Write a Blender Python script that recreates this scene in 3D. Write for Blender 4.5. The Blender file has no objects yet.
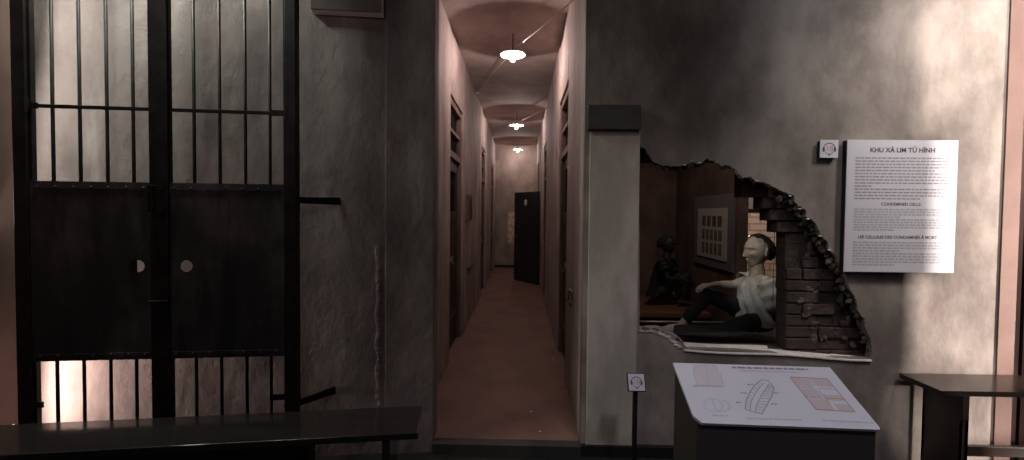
import bpy, bmesh, math, random
from mathutils import Vector, Matrix, Euler, noise
random.seed(7)
C = bpy.context.scene.collection
R = math.radians
PI = math.pi
# ------------------------------------------------------------------ camera
F = 430.0; W, H = 1024, 460
EYE = Vector((0, 0, 1.5))
YAW, PITCH, ROLL = R(1.2), R(-1.5), R(0.55)
SHY = -6.7
Rm = (Matrix.Rotation(YAW, 3, 'Z') @ Matrix.Rotation(PI/2 + PITCH, 3, 'X') @ Matrix.Rotation(ROLL, 3, 'Z'))
def ray(x, y):
    return Rm @ Vector(((x-512)/F, -(y-(230+SHY))/F, -1))
def at(x, y, Y):
    d = ray(x, y); return EYE + d*(Y/d.y)
def at_z(x, y, z):
    d = ray(x, y); return EYE + d*((z-1.5)/d.z)
def at_x(x, y, X):
    d = ray(x, y); return EYE + d*(X/d.x)
def at_pl(x, y, p, n):
    d = ray(x, y); return EYE + d*((p-EYE).dot(n)/d.dot(n))
cam = bpy.data.cameras.new('camera'); co = bpy.data.objects.new('camera', cam); C.objects.link(co)
co.location = EYE; co.rotation_euler = Rm.to_euler()
cam.sensor_width = 36; cam.lens = F*36/W; cam.shift_y = SHY/W; cam.clip_start = .02
bpy.context.scene.camera = co
# ------------------------------------------------------------------ materials
def mat(name, base, rough=.8, metal=0, c2=None, scale=(3,3,3), detail=6, bump=0, bscale=None, lo=.35, hi=.65,
        c3=None, s3=(6,6,.7), lo3=.5, hi3=.75, spec=.3, sheen=0):
    m = bpy.data.materials.new(name); m.use_nodes = True
    nt = m.node_tree; N = nt.nodes; L = nt.links; b = N['Principled BSDF']
    b.inputs['Roughness'].default_value = rough; b.inputs['Metallic'].default_value = metal
    b.inputs['Specular IOR Level'].default_value = spec
    tc = N.new('ShaderNodeTexCoord')
    def nz(sc, det=detail, rg=.6):
        mp = N.new('ShaderNodeMapping'); mp.inputs['Scale'].default_value = sc
        L.new(tc.outputs['Object'], mp.inputs['Vector'])
        n = N.new('ShaderNodeTexNoise'); n.inputs['Scale'].default_value = 1; n.inputs['Detail'].default_value = det
        n.inputs['Roughness'].default_value = rg
        L.new(mp.outputs[0], n.inputs['Vector']); return n
    def ramp(n, a, z):
        r = N.new('ShaderNodeMapRange'); r.interpolation_type = 'SMOOTHSTEP'
        r.inputs['From Min'].default_value = a; r.inputs['From Max'].default_value = z
        L.new(n.outputs['Fac'], r.inputs['Value']); return r
    def mix(fac, a, bcol):
        x = N.new('ShaderNodeMix'); x.data_type = 'RGBA'
        L.new(fac.outputs[0], x.inputs[0])
        if isinstance(a, tuple): x.inputs[6].default_value = (*a, 1)
        else: L.new(a, x.inputs[6])
        x.inputs[7].default_value = (*bcol, 1); return x.outputs[2]
    b.inputs['Base Color'].default_value = (*base, 1)
    if c2 is not None:
        o = mix(ramp(nz(scale), lo, hi), base, c2)
        if c3 is not None:
            o = mix(ramp(nz(s3), lo3, hi3), o, c3)
        L.new(o, b.inputs['Base Color'])
    if bump:
        bn = N.new('ShaderNodeBump'); bn.inputs['Strength'].default_value = 1; bn.inputs['Distance'].default_value = bump
        n = nz(bscale or tuple(4*s for s in scale), 8, .65)
        L.new(n.outputs['Fac'], bn.inputs['Height']); L.new(bn.outputs[0], b.inputs['Normal'])
    return m
def emit(name, col, st):
    m = bpy.data.materials.new(name); m.use_nodes = True
    nt = m.node_tree; N = nt.nodes; L = nt.links
    b = N['Principled BSDF']; b.inputs['Base Color'].default_value = (*col, 1)
    b.inputs['Emission Color'].default_value = (*col, 1); b.inputs['Emission Strength'].default_value = st
    return m
def bulb_glass(name, col, st):
    m = bpy.data.materials.new(name); m.use_nodes = True
    nt = m.node_tree; N = nt.nodes; L = nt.links; N.clear()
    o = N.new('ShaderNodeOutputMaterial'); a = N.new('ShaderNodeAddShader')
    t = N.new('ShaderNodeBsdfTransparent'); e = N.new('ShaderNodeEmission')
    e.inputs[0].default_value = (*col, 1); e.inputs[1].default_value = st
    L.new(t.outputs[0], a.inputs[0]); L.new(e.outputs[0], a.inputs[1]); L.new(a.outputs[0], o.inputs[0])
    return m
def pane_glass(name):
    m = bpy.data.materials.new(name); m.use_nodes = True
    nt = m.node_tree; N = nt.nodes; L = nt.links; N.clear()
    o = N.new('ShaderNodeOutputMaterial'); a = N.new('ShaderNodeMixShader')
    t = N.new('ShaderNodeBsdfTransparent'); g = N.new('ShaderNodeBsdfGlossy'); g.inputs['Roughness'].default_value = .02
    fr = N.new('ShaderNodeFresnel'); fr.inputs['IOR'].default_value = 1.3
    t.inputs[0].default_value = (.96, .97, .97, 1)
    L.new(fr.outputs[0], a.inputs[0]); L.new(t.outputs[0], a.inputs[1]); L.new(g.outputs[0], a.inputs[2]); L.new(a.outputs[0], o.inputs[0])
    return m
M = {}
M['facade'] = mat('aged grey plaster', (.26,.22,.205), .85, c2=(.12,.098,.092), scale=(1.3,1.3,.9), lo=.38, hi=.62,
                  c3=(.34,.31,.29), s3=(5,5,1.5), lo3=.58, hi3=.85, bump=.008, bscale=(7,7,5))
M['facade_l'] = mat('aged dark plaster', (.30,.25,.235), .85, c2=(.135,.11,.105), scale=(1.9,1.9,1.1), lo=.32, hi=.68,
                  c3=(.44,.41,.39), s3=(5,5,1.2), lo3=.55, hi3=.85, bump=.012, bscale=(8,8,6))
M['facade_r'] = mat('aged mottled plaster', (.36,.308,.278), .85, c2=(.135,.112,.102), scale=(1.7,1.7,1.2), lo=.32, hi=.68,
                  c3=(.16,.135,.125), s3=(5,5,1.4), lo3=.52, hi3=.8, bump=.006, bscale=(10,10,6))
M['pilaster'] = mat('olive grey plaster', (.50,.445,.385), .85, c2=(.36,.32,.28), scale=(5,5,2), bump=.004, bscale=(16,16,10))
M['corr'] = mat('pinkish corridor plaster', (.42,.33,.30), .8, c2=(.25,.188,.168), scale=(3,3,1.2), lo=.35, hi=.68,
                c3=(.17,.10,.085), s3=(9,5,.8), lo3=.56, hi3=.84, bump=.012, bscale=(9,9,5))
M['corrceil'] = mat('stained corridor ceiling', (.46,.36,.325), .85, c2=(.33,.25,.225), scale=(2.5,2.0,2), bump=.006)
M['cfloor'] = mat('red brown screed', (.20,.108,.084), .75, c2=(.145,.076,.06), scale=(2.5,2.5,2.5), lo=.3, hi=.7,
                  c3=(.25,.145,.115), s3=(60,60,60), lo3=.6, hi3=.8, bump=.002, bscale=(60,60,60))
M['kerb'] = mat('dark kerb stone', (.05,.045,.042), .8, c2=(.03,.027,.025))
M['gfloor'] = mat('black gallery floor', (.018,.017,.016), .6, c2=(.01,.01,.01))
M['black'] = mat('black paint', (.012,.012,.013), .5, c2=(.02,.019,.02))
M['iron'] = mat('black iron', (.018,.016,.016), .55, .6, c2=(.035,.028,.025), scale=(9,9,9))
M['gatepanel'] = mat('blackened steel sheet', (.035,.028,.031), .5, .2, c2=(.13,.10,.108), scale=(2.5,2.5,1.6), lo=.42, hi=.75,
                     c3=(.02,.018,.018), s3=(7,7,1.2), lo3=.45, hi3=.7, bump=.004, bscale=(5,5,3))
M['bench'] = mat('black lacquered wood', (.02,.017,.017), .09, c2=(.028,.023,.022), scale=(1,14,14), spec=1.0)
M['bench_r'] = mat('dark brown lacquered wood', (.03,.019,.016), .24, c2=(.02,.014,.012), scale=(1,14,14), spec=.6)
M['doorwood'] = mat('dark door wood', (.035,.022,.02), .6, c2=(.06,.035,.03), scale=(14,14,1))
M['framewood'] = mat('worn frame wood', (.20,.125,.10), .7, c2=(.10,.06,.05), scale=(10,10,2))
M['chrome'] = mat('pale metal', (.7,.66,.62), .3, .9)
M['steel'] = mat('worn steel', (.35,.3,.27), .4, .9)
M['white'] = mat('white board', (.62,.60,.65), .5, c2=(.59,.57,.62))
M['whitedesk'] = mat('white desk panel', (.72,.70,.76), .35, c2=(.68,.67,.74))
M['ink'] = mat('grey print', (.30,.27,.31), .6)
M['inkdark'] = mat('dark print', (.10,.08,.11), .6)
M['inklight'] = mat('faint print', (.52,.49,.53), .6)
M['greyblock'] = mat('pale grey print block', (.40,.39,.44), .6)
M['pink'] = mat('pink print', (.66,.50,.52), .6)
M['pale'] = mat('faint drawing tone', (.66,.61,.64), .6)
M['red'] = mat('red print', (.55,.22,.25), .6)
M['navy'] = mat('navy print', (.09,.07,.14), .6)
M['enamel'] = mat('white enamel', (.85,.83,.8), .4)
M['bulb'] = bulb_glass('lit bulb glass', (1,.86,.82), 22)
M['cable'] = mat('pale cable', (.5,.4,.36), .6)
M['brick'] = mat('old brown brick', (.066,.045,.039), .9, c2=(.04,.029,.026), scale=(6,6,6), c3=(.085,.062,.055), s3=(20,20,20), lo3=.55, hi3=.75, bump=.012, bscale=(25,25,25))
M['mortar'] = mat('crumbling mortar', (.055,.04,.034), .95, c2=(.04,.03,.027), scale=(9,9,9), bump=.02, bscale=(20,20,20))
M['cellwall'] = mat('red brown cell plaster', (.20,.115,.088), .85, c2=(.11,.065,.052), scale=(3,3,2), bump=.008)
M['cellfloor'] = mat('dark cell floor', (.04,.025,.02), .8, c2=(.06,.035,.028))
M['sill'] = mat('light grey sill render', (.72,.65,.63), .8, c2=(.55,.49,.47), scale=(7,7,7), bump=.01, bscale=(30,30,30))
M['chip'] = mat('fresh broken plaster', (.72,.66,.60), .9, c2=(.45,.38,.34), scale=(14,14,14), bump=.02, bscale=(40,40,40))
M['rubble'] = mat('brown broken render', (.14,.105,.085), .95, c2=(.07,.052,.044), scale=(7,7,7), bump=.02, bscale=(25,25,25))
M['greyboard'] = mat('blue grey board', (.20,.175,.17), .7, c2=(.17,.15,.15))
M['poster'] = mat('poster paper', (.55,.47,.42), .7)
M['photo'] = mat('dark photograph', (.09,.065,.055), .6, c2=(.2,.15,.13), scale=(40,40,40))
M['photomid'] = mat('brown photograph', (.24,.18,.155), .6, c2=(.14,.10,.09), scale=(40,40,40))
M['skin'] = mat('clay grey figure skin', (.56,.48,.41), .7, c2=(.42,.35,.29), scale=(16,16,16))
M['cloth'] = mat('pale grey draped cloth', (.52,.53,.52), .85, c2=(.42,.43,.42), scale=(8,8,8))
M['trousers'] = mat('black trousers cloth', (.02,.02,.018), .85, c2=(.03,.028,.025))
M['hair'] = mat('dark hair', (.035,.027,.022), .8)
M['darkskin'] = mat('dark bronze skin', (.055,.042,.036), .5, c2=(.025,.02,.018), scale=(16,16,16))
M['darkcloth'] = mat('dark bronze cloth', (.016,.013,.012), .6, c2=(.02,.017,.015))
M['plat'] = mat('brown plank platform', (.26,.115,.07), .6, c2=(.16,.07,.045), scale=(1,10,10))
M['platdark'] = mat('black platform', (.022,.018,.015), .6, c2=(.035,.025,.02))
M['pinktrim'] = mat('pinkish painted trim', (.20,.125,.11), .8, c2=(.17,.105,.09))
M['sidepink'] = mat('brown pink painted wall', (.20,.13,.11), .8, c2=(.16,.105,.09))
M['darkpanel'] = mat('dark maroon panel', (.012,.007,.0065), .95, c2=(.016,.009,.008), spec=.05)
M['boardbrown'] = mat('brown sign board', (.085,.062,.055), .6, c2=(.075,.055,.05))
M['boardedge'] = mat('pale board edge', (.42,.33,.31), .6)
M['blockwood'] = mat('dark smooth lintel', (.045,.042,.04), .55, c2=(.06,.055,.052), scale=(3,3,12))
M['beigeb'] = None
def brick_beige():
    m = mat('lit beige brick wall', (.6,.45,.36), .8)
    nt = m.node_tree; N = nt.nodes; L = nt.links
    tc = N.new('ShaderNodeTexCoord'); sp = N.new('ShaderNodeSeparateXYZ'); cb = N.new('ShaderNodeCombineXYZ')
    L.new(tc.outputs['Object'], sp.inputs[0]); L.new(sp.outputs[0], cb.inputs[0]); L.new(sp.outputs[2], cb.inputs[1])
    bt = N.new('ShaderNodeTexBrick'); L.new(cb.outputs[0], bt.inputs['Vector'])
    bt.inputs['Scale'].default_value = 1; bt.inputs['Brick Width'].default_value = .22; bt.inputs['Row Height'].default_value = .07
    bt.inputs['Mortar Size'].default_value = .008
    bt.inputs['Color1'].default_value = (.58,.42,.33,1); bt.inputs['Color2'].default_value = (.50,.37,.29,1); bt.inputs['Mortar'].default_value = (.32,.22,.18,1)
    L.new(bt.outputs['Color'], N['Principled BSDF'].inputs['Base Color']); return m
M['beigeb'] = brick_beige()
# ------------------------------------------------------------------ mesh helpers
def tobj(name, bm, m, parent=None, smooth=False, bevel=0, loc=None):
    bmesh.ops.recalc_face_normals(bm, faces=bm.faces)
    me = bpy.data.meshes.new(name); bm.to_mesh(me); bm.free()
    if smooth:
        for p in me.polygons: p.use_smooth = True
    o = bpy.data.objects.new(name, me); C.objects.link(o)
    me.materials.append(m if not isinstance(m, str) else M[m])
    if bevel:
        b = o.modifiers.new('bevel', 'BEVEL'); b.width = bevel; b.segments = 2; b.limit_method = 'ANGLE'
    if parent is not None:
        o.parent = parent
        o.matrix_parent_inverse = parent_world(parent).inverted()
    return o
def parent_world(p):
    m = Matrix.LocRotScale(p.location, p.rotation_euler, p.scale)
    if p.parent is not None: m = parent_world(p.parent) @ p.matrix_parent_inverse @ m
    return m
def empty(name, loc):
    o = bpy.data.objects.new(name, None); o.location = loc; o.empty_display_size = .1; C.objects.link(o); return o
def tag(o, label=None, cat=None, group=None, kind=None):
    if label: o['label'] = label
    if cat: o['category'] = cat
    if group: o['group'] = group
    if kind: o['kind'] = kind
    return o
def struct(o, label=None, cat=None): return tag(o, label, cat, None, 'structure')
def box(bm, x0, x1, y0, y1, z0, z1, mtx=None):
    v = []
    for z in (z0, z1):
        for (x, y) in ((x0,y0),(x1,y0),(x1,y1),(x0,y1)):
            p = Vector((x, y, z)); v.append(bm.verts.new(mtx @ p if mtx else p))
    for f in ((0,3,2,1),(4,5,6,7),(0,1,5,4),(1,2,6,5),(2,3,7,6),(3,0,4,7)): bm.faces.new([v[i] for i in f])
def tube(bm, p0, p1, r0, r1=None, n=10, cap=True):
    r1 = r0 if r1 is None else r1
    p0 = Vector(p0); p1 = Vector(p1); d = (p1-p0).normalized()
    a = d.orthogonal().normalized(); b = d.cross(a)
    A = [bm.verts.new(p0 + (a*math.cos(2*PI*i/n)+b*math.sin(2*PI*i/n))*r0) for i in range(n)]
    B = [bm.verts.new(p1 + (a*math.cos(2*PI*i/n)+b*math.sin(2*PI*i/n))*r1) for i in range(n)]
    for i in range(n): bm.faces.new((A[i], A[(i+1)%n], B[(i+1)%n], B[i]))
    if cap: bm.faces.new(A[::-1]); bm.faces.new(B)
def ball(bm, c, r, sc=(1,1,1), n=16, rot=None):
    m = Matrix.Translation(c) @ (rot or Matrix.Identity(4)) @ Matrix.Diagonal((r*sc[0], r*sc[1], r*sc[2], 1))
    bmesh.ops.create_uvsphere(bm, u_segments=n, v_segments=max(6, n//2), radius=1, matrix=m)
def capsule(bm, p0, p1, r0, r1, n=14):
    tube(bm, p0, p1, r0, r1, n); ball(bm, p0, r0, n=n); ball(bm, p1, r1, n=n)
def lathe(bm, pts, c, n=28):
    rings = []
    for (r, z) in pts:
        rings.append([bm.verts.new((c[0]+r*math.cos(2*PI*i/n), c[1]+r*math.sin(2*PI*i/n), c[2]+z)) for i in range(n)])
    for a, b in zip(rings, rings[1:]):
        for i in range(n): bm.faces.new((a[i], a[(i+1)%n], b[(i+1)%n], b[i]))
def prism(bm, pts, nrm):
    """pts: closed polygon of 3D points, extruded by vector nrm"""
    nrm = Vector(nrm)
    A = [bm.verts.new(p) for p in pts]; B = [bm.verts.new(Vector(p)+nrm) for p in pts]
    n = len(pts)
    f1 = bm.faces.new(A); f2 = bm.faces.new(B[::-1])
    for i in range(n): bm.faces.new((A[(i+1)%n], A[i], B[i], B[(i+1)%n]))
    bmesh.ops.triangulate(bm, faces=[f1, f2])
def holed_wall(outer, holes, y0, thick, bevel=0):
    """2D polygons in (x,z) -> wall bmesh occupying y0..y0+thick, with real holes"""
    cu = bpy.data.curves.new('tmp', 'CURVE'); cu.dimensions = '2D'; cu.fill_mode = 'BOTH'
    cu.extrude = thick/2
    for poly in [outer]+holes:
        s = cu.splines.new('POLY'); s.points.add(len(poly)-1); s.use_cyclic_u = True
        for i, (x, z) in enumerate(poly): s.points[i].co = (x, z, 0, 1)
    o = bpy.data.objects.new('tmp', cu); C.objects.link(o)
    dg = bpy.context.evaluated_depsgraph_get(); dg.update()
    me = bpy.data.meshes.new_from_object(o.evaluated_get(dg))
    bm = bmesh.new(); bm.from_mesh(me)
    bpy.data.objects.remove(o); bpy.data.meshes.remove(me)
    for v in bm.verts:
        x, z, e = v.co; v.co = (x, y0+thick/2+e, z)
    return bm
def modded(bm, name, mods):
    me = bpy.data.meshes.new(name); bm.to_mesh(me); bm.free()
    o = bpy.data.objects.new('tmp', me); C.objects.link(o)
    for kind, kw in mods:
        md = o.modifiers.new(kind, kind)
        for k, v in kw.items(): setattr(md, k, v)
    dg = bpy.context.evaluated_depsgraph_get(); dg.update()
    m2 = bpy.data.meshes.new_from_object(o.evaluated_get(dg))
    b2 = bmesh.new(); b2.from_mesh(m2)
    bpy.data.objects.remove(o); bpy.data.meshes.remove(m2); bpy.data.meshes.remove(me)
    return b2
def text_bm(s, size, origin, u, v, n, align='CENTER', ext=.0006, bold=0):
    cu = bpy.data.curves.new('t', 'FONT'); cu.body = s; cu.size = size; cu.extrude = ext; cu.align_x = align; cu.align_y = 'CENTER'
    cu.offset = bold
    o = bpy.data.objects.new('t', cu); C.objects.link(o)
    dg = bpy.context.evaluated_depsgraph_get(); dg.update()
    me = bpy.data.meshes.new_from_object(o.evaluated_get(dg))
    bm = bmesh.new(); bm.from_mesh(me); bpy.data.objects.remove(o); bpy.data.meshes.remove(me)
    for w in bm.verts:
        x, y, z = w.co; w.co = origin + u*x + v*y + n*z
    return bm
# ------------------------------------------------------------------ gallery shell
WY = 2.77            # right facade plane
CX0, CX1 = -.70, .40 # corridor walls
CEN = 11.6; CH = 3.31
LS = .122            # slope of the left wall
def lwy(x): return WY + LS*(x+.56)
bm = bmesh.new(); box(bm, -4.2, 6.2, -2.5, WY+.02, -.17, -.07); struct(tobj('floor', bm, 'gfloor'))
bm = bmesh.new(); box(bm, -4.2, 6.2, -2.5, WY+.3, 3.9, 4.0); struct(tobj('ceiling', bm, 'black'))
# left facade (slightly turned)
bm = bmesh.new()
xa, xb = -2.95, -.56
prism(bm, [Vector((xa,lwy(xa),-.12)),Vector((xb,lwy(xb),-.12)),Vector((xb,lwy(xb)+.12,-.12)),Vector((xa,lwy(xa)+.12,-.12))],(0,0,4.05))
# shallow pilaster strip beside the corridor, and the chipped ridge
def lp(px, py, off=0):
    n = Vector((LS,-1,0)).normalized(); p = Vector((-.56, WY, 0)) + n*off
    return at_pl(px, py, p, n)
x1 = lp(386, 212).x
prism(bm, [Vector((x1,lwy(x1)-.014,-.12)),Vector((xb,lwy(xb)-.014,-.12)),Vector((xb,lwy(xb)+.01,-.12)),Vector((x1,lwy(x1)+.01,-.12))],(0,0,4.0))
struct(tobj('wall_left_facade', bm, 'facade_l', bevel=.004))
bm = bmesh.new()
L_, R_ = [], []
N_ = 150
for i in range(N_+1):
    y = 245 + (405-245)*i/N_
    wv = 4.6 + 3.0*noise.noise(Vector((0, i*.09, 3))) + 1.6*noise.noise(Vector((0, i*.37, 3)))
    c = 379 + 2.2*noise.noise(Vector((5, i*.07, 3)))
    L_.append(lp(c-wv, y)); R_.append(lp(c+wv, y))
nn = Vector((LS,-1,0)).normalized()
prev = None
for i in range(N_+1):
    h = .003 + .009*abs(noise.noise(Vector((9, i*.11, 1)))) + .005*abs(noise.noise(Vector((9, i*.5, 4))))
    mid = (L_[i]+R_[i])/2 + nn*h
    row = [bm.verts.new(L_[i]-nn*.004), bm.verts.new(L_[i].lerp(R_[i],.25)+nn*h*.8), bm.verts.new(mid), bm.verts.new(L_[i].lerp(R_[i],.8)+nn*h*.4), bm.verts.new(R_[i]-nn*.004)]
    if prev:
        for a in range(4): bm.faces.new((prev[a], prev[a+1], row[a+1], row[a]))
    prev = row
struct(tobj('trim_1', bm, 'facade_l'))
# plaster chips at the foot of the left facade
bm = bmesh.new()
for (px, py, w) in ((341,437,5),(346,441,6),(354,440,5),(359,437,6)):
    c = lp(px, py); 
    for k in range(5):
        ball(bm, c+Vector(((k-2)*w*.0011, -.002, random.uniform(-.006,.006))), random.uniform(.007,.013), (1.4,.5,.8), 7)
struct(tobj('trim_2', bm, 'chip'))
# left return wall
bm = bmesh.new(); box(bm, -3.1, -2.93, -2.5, 2.62, -.12, 3.9); struct(tobj('wall_left', bm, 'sidepink'))
# right facade with the broken opening
def fp(x, y, Y=WY): p = at(x, y, Y); return (p.x, p.z)
base_hole = [(639,146),(645,149),(650,158),(654,163),(664,166),(680,166),(692,163),(699,164),(707,159),(716,162),(722,166),(730,165),(737,171),
             (742,178),(750,177),(756,181),(764,182),(772,186),(779,190),(788,194),(793,196),(795,202),(800,207),(806,210),(806,216),
             (812,220),(817,226),(820,234),(826,240),(829,249),(836,256),(840,266),(846,275),(849,288),(856,298),(858,310),(864,318),(866,330),(871,340),(872,352),(870,359),
             (845,358),(822,357),(780,353.5),(740,350.5),(690,348.5),(684,346),(680,343),(672,338),(664,334),(655,331),(646,331),(638,328)]
hole = []
for i, (x, y) in enumerate(base_hole):
    x2, y2 = base_hole[(i+1) % len(base_hole)]
    n_ = max(1, int(math.hypot(x2-x, y2-y)/2.2)) if i < len(base_hole)-1 else 1
    rough = 1.5 if y < 350 and 640 < x < 866 else .35
    for k in range(n_):
        t = k/n_; px = x+(x2-x)*t; py = y+(y2-y)*t
        px += rough*noise.noise(Vector((px*.35, py*.35, 1)))*1.3; py += rough*noise.noise(Vector((px*.35, py*.35, 8)))*1.3
        if px < 639.5: px = 639.5
        hole.append(fp(px, py))
bm = holed_wall([(CX1,-.12),(3.02,-.12),(3.02,3.9),(CX1,3.9)], [hole], WY, .045)
struct(tobj('wall_right_facade', bm, 'facade_r'))
# lintel over the corridor mouth
bm = bmesh.new(); box(bm, -.56, CX1, WY, WY+.1, CH, 3.9); struct(tobj('wall_over_corridor', bm, 'facade'))
# pilaster right of corridor with the dark block on it
px0 = at(588,260,WY).x; px1 = at(637.5,260,WY).x
zt = at(612,131,WY).z; zb2 = at(612,105,WY-.05).z
bm = bmesh.new(); box(bm, px0, px1, WY-.02, WY+.02, 0.0, zt); 
struct(tobj('trim_3', bm, 'pilaster', bevel=.004))
bm = bmesh.new(); box(bm, at(588,118,WY-.06).x, at(641,118,WY-.06).x, WY-.06, WY, zt, zb2)
tag(tobj('lintel_block', bm, 'blockwood', bevel=.004), 'dark smooth rectangular block set above the pale pilaster beside the corridor', 'block')
# edge of the right facade: pink trim strip and dark panel beyond
bm = bmesh.new(); box(bm, 3.02, 3.15, WY-.01, WY+.08, -.12, 3.9); struct(tobj('trim_4', bm, 'pinktrim'))
bm = bmesh.new(); box(bm, 3.15, 3.95, WY-.03, WY+.05, -.12, 3.9); struct(tobj('wall_end_panel', bm, 'darkpanel'))
bm = bmesh.new(); box(bm, 3.60, 3.72, -2.5, 2.13, -.12, 3.9); struct(tobj('wall_light_blocker', bm, 'darkpanel'))  # added wall outside the view, gives the side light its edge on the facade
# black baseboard right of the corridor
bm = bmesh.new(); box(bm, CX1, 1.9, WY-.035, WY, -.07, .0); struct(tobj('baseboard_right', bm, 'black'))
# ------------------------------------------------------------------ corridor
bm = bmesh.new(); box(bm, CX0-.14, CX1+.14, WY+.03, CEN+.1, -.12, 0.0); struct(tobj('floor_corridor', bm, 'cfloor'))
bm = bmesh.new(); box(bm, -.56, CX1, WY-.04, WY+.03, -.12, -.002); struct(tobj('kerb_step', bm, 'kerb', bevel=.004))
bm = bmesh.new(); box(bm, CX0-.14, CX1+.14, WY+.1, CEN+.1, CH, CH+.08); struct(tobj('ceiling_corridor', bm, 'corrceil'))
left_doors = [4.24, 7.55, 10.0]; right_doors = [3.78, 7.0, 10.0]; DW = .90; DH = 2.06; TH = 2.66
def cor_wall(name, xin, s, doors, y0):
    """wall whose inner face is x=xin, body going s*thick; door recesses are real"""
    bm = bmesh.new(); th = .30
    xa, xb = sorted((xin, xin+s*th))
    y = y0
    for d in doors:
        box(bm, xa, xb, y, d, 0, CH); box(bm, xa, xb, d, d+DW, TH, CH)
        ba, bb = sorted((xin+s*.16, xin+s*th)); box(bm, ba, bb, d, d+DW, 0, TH)
        y = d+DW
    box(bm, xa, xb, y, CEN, 0, CH)
    struct(tobj(name, bm, 'corr', bevel=.012))
cor_wall('wall_corridor_left', CX0, -1, left_doors, WY+.12)
cor_wall('wall_corridor_right', CX1, 1, right_doors, WY+.045)
bm = bmesh.new(); box(bm, CX0-.3, -.72, WY+.0, WY+.12, 0, CH); 
bm.free()
bm = bmesh.new(); box(bm, CX0-.1, CX1+.1, CEN, CEN+.1, 0, CH); 
struct(tobj('wall_corridor_end', bm, mat('end wall plaster', (.34,.27,.23), .55, c2=(.22,.165,.14), scale=(3,3,2), bump=.006)))
bm = bmesh.new(); box(bm, CX0, CX1, CEN-.03, CEN, 0, .07); struct(tobj('baseboard_end', bm, 'black'))
# pale panel on the end wall
e0 = at(507.5, 243, CEN-.03); e1 = at(514.5, 212, CEN-.03)
bm = bmesh.new(); box(bm, e0.x, e1.x+.12, CEN-.025, CEN, e0.z, e1.z)
tag(tobj('notice_panel', bm, mat('mottled beige panel', (.75,.62,.45), .6, c2=(.4,.29,.2), scale=(12,12,12))), 'narrow mottled beige panel on the far end wall, half hidden by the black door leaf', 'panel')
dn = [0]
def cell_door(xin, s, y0):
    dn[0] += 1
    r = empty('door_%d' % dn[0], (xin+s*.08, y0+DW/2, 0)); struct(r)
    X = lambda d: xin + s*d
    def bx(bm, d0, d1, y0_, y1_, z0, z1):
        a, b = sorted((X(d0), X(d1))); box(bm, a, b, y0_, y1_, z0, z1)
    y1 = y0+DW; g = .003
    bm = bmesh.new()
    bx(bm, .02, .12, y0+g, y0+.07, 0, TH-g); bx(bm, .02, .12, y1-.07, y1-g, 0, TH-g)
    bx(bm, .02, .12, y0+.07, y1-.07, TH-.07, TH-g); bx(bm, .02, .12, y0+.07, y1-.07, DH, DH+.07)
    bx(bm, .03, .11, y0+.07, y1-.07, 2.33, 2.37)
    tobj('door_frame', bm, 'framewood', r, bevel=.004)
    bm = bmesh.new()
    for i in range(5):
        w = (DW-.14)/5; bx(bm, .055, .095, y0+.07+i*w+.002, y0+.07+(i+1)*w-.002, .01, 1.5 if i in (1,2,3) else DH-.003)
    bx(bm, .045, .06, y0+.08, y1-.08, .25, .35); bx(bm, .045, .06, y0+.08, y1-.08, 1.38, 1.5)
    bx(bm, .045, .1, y0+.07+.14, y1-.07-.14, 1.93, DH-.003)
    lf = tobj('door_leaf', bm, 'doorwood', r, bevel=.003)
    bm = bmesh.new()
    for i in range(6):
        yy = y0+.24+i*(DW-.48)/5; tube(bm, (X(.075), yy, 1.49), (X(.075), yy, 1.94), .007, n=6)
    tobj('window_bars', bm, 'iron', lf)
    bm = bmesh.new()
    for i in range(8):
        yy = y0+.12+i*(DW-.24)/7; tube(bm, (X(.07), yy, DH+.06), (X(.07), yy, TH-.06), .008, n=6)
    tobj('transom_bars', bm, 'iron', r)
    bm = bmesh.new()
    tube(bm, (X(.03), y0+.10, 1.0), (X(.03), y0+.34, 1.0), .011, n=8)
    for q in (.13,.3): bx(bm, .018, .05, y0+q-.015, y0+q+.015, .975, 1.025)
    tube(bm, (X(.03), y0+.2, 1.0), (X(-.01), y0+.2, .95), .008, n=8)
    tobj('bolt', bm, 'steel', r)
for y in left_doors: cell_door(CX0, -1, y)
for y in right_doors: cell_door(CX1, 1, y)
# broken threshold at corridor mouth on the left (wall stub behind facade)
# small fittings on the corridor walls
def fitting(name, label, cat, parts, group=None):
    r = empty(name, parts[0][1]); tag(r, label, cat, group)
    for (nm, c, s, m) in parts:
        bm = bmesh.new(); box(bm, c[0]-s[0]/2, c[0]+s[0]/2, c[1]-s[1]/2, c[1]+s[1]/2, c[2]-s[2]/2, c[2]+s[2]/2); tobj(nm, bm, m, r, bevel=.003)
fitting('key_box', 'narrow wooden box on the left corridor wall past the first cell door', 'box',
        [('body', (CX0+.025, 5.55, 1.55), (.05,.16,.34), 'framewood'), ('lid', (CX0+.056, 5.55, 1.55), (.01,.13,.28), 'doorwood')])
fitting('hook_rail', 'short wooden rail low on the left corridor wall', 'rail', [('body', (CX0+.012, 5.85, .75), (.024,.5,.03), 'doorwood')])
# latch on the near right corridor wall
lc = at_x(572, 292, CX1)
r = empty('wall_latch', lc); tag(r, 'pale worn metal latch with a hanging hook near the mouth of the right corridor wall', 'latch')
bm = bmesh.new(); box(bm, lc.x-.014, lc.x, lc.y-.08, lc.y+.08, lc.z-.015, lc.z+.015); tobj('plate', bm, 'steel', r, bevel=.003)
bm = bmesh.new(); tube(bm, lc+Vector((-.02,.02,0)), lc+Vector((-.03,.0,-.07)), .008); tube(bm, lc+Vector((-.03,.0,-.07)), lc+Vector((-.015,-.05,-.1)), .008)
ball(bm, lc+Vector((-.02,.02,0)), .014, n=10); tobj('hook', bm, 'framewood', r, smooth=True)
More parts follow.
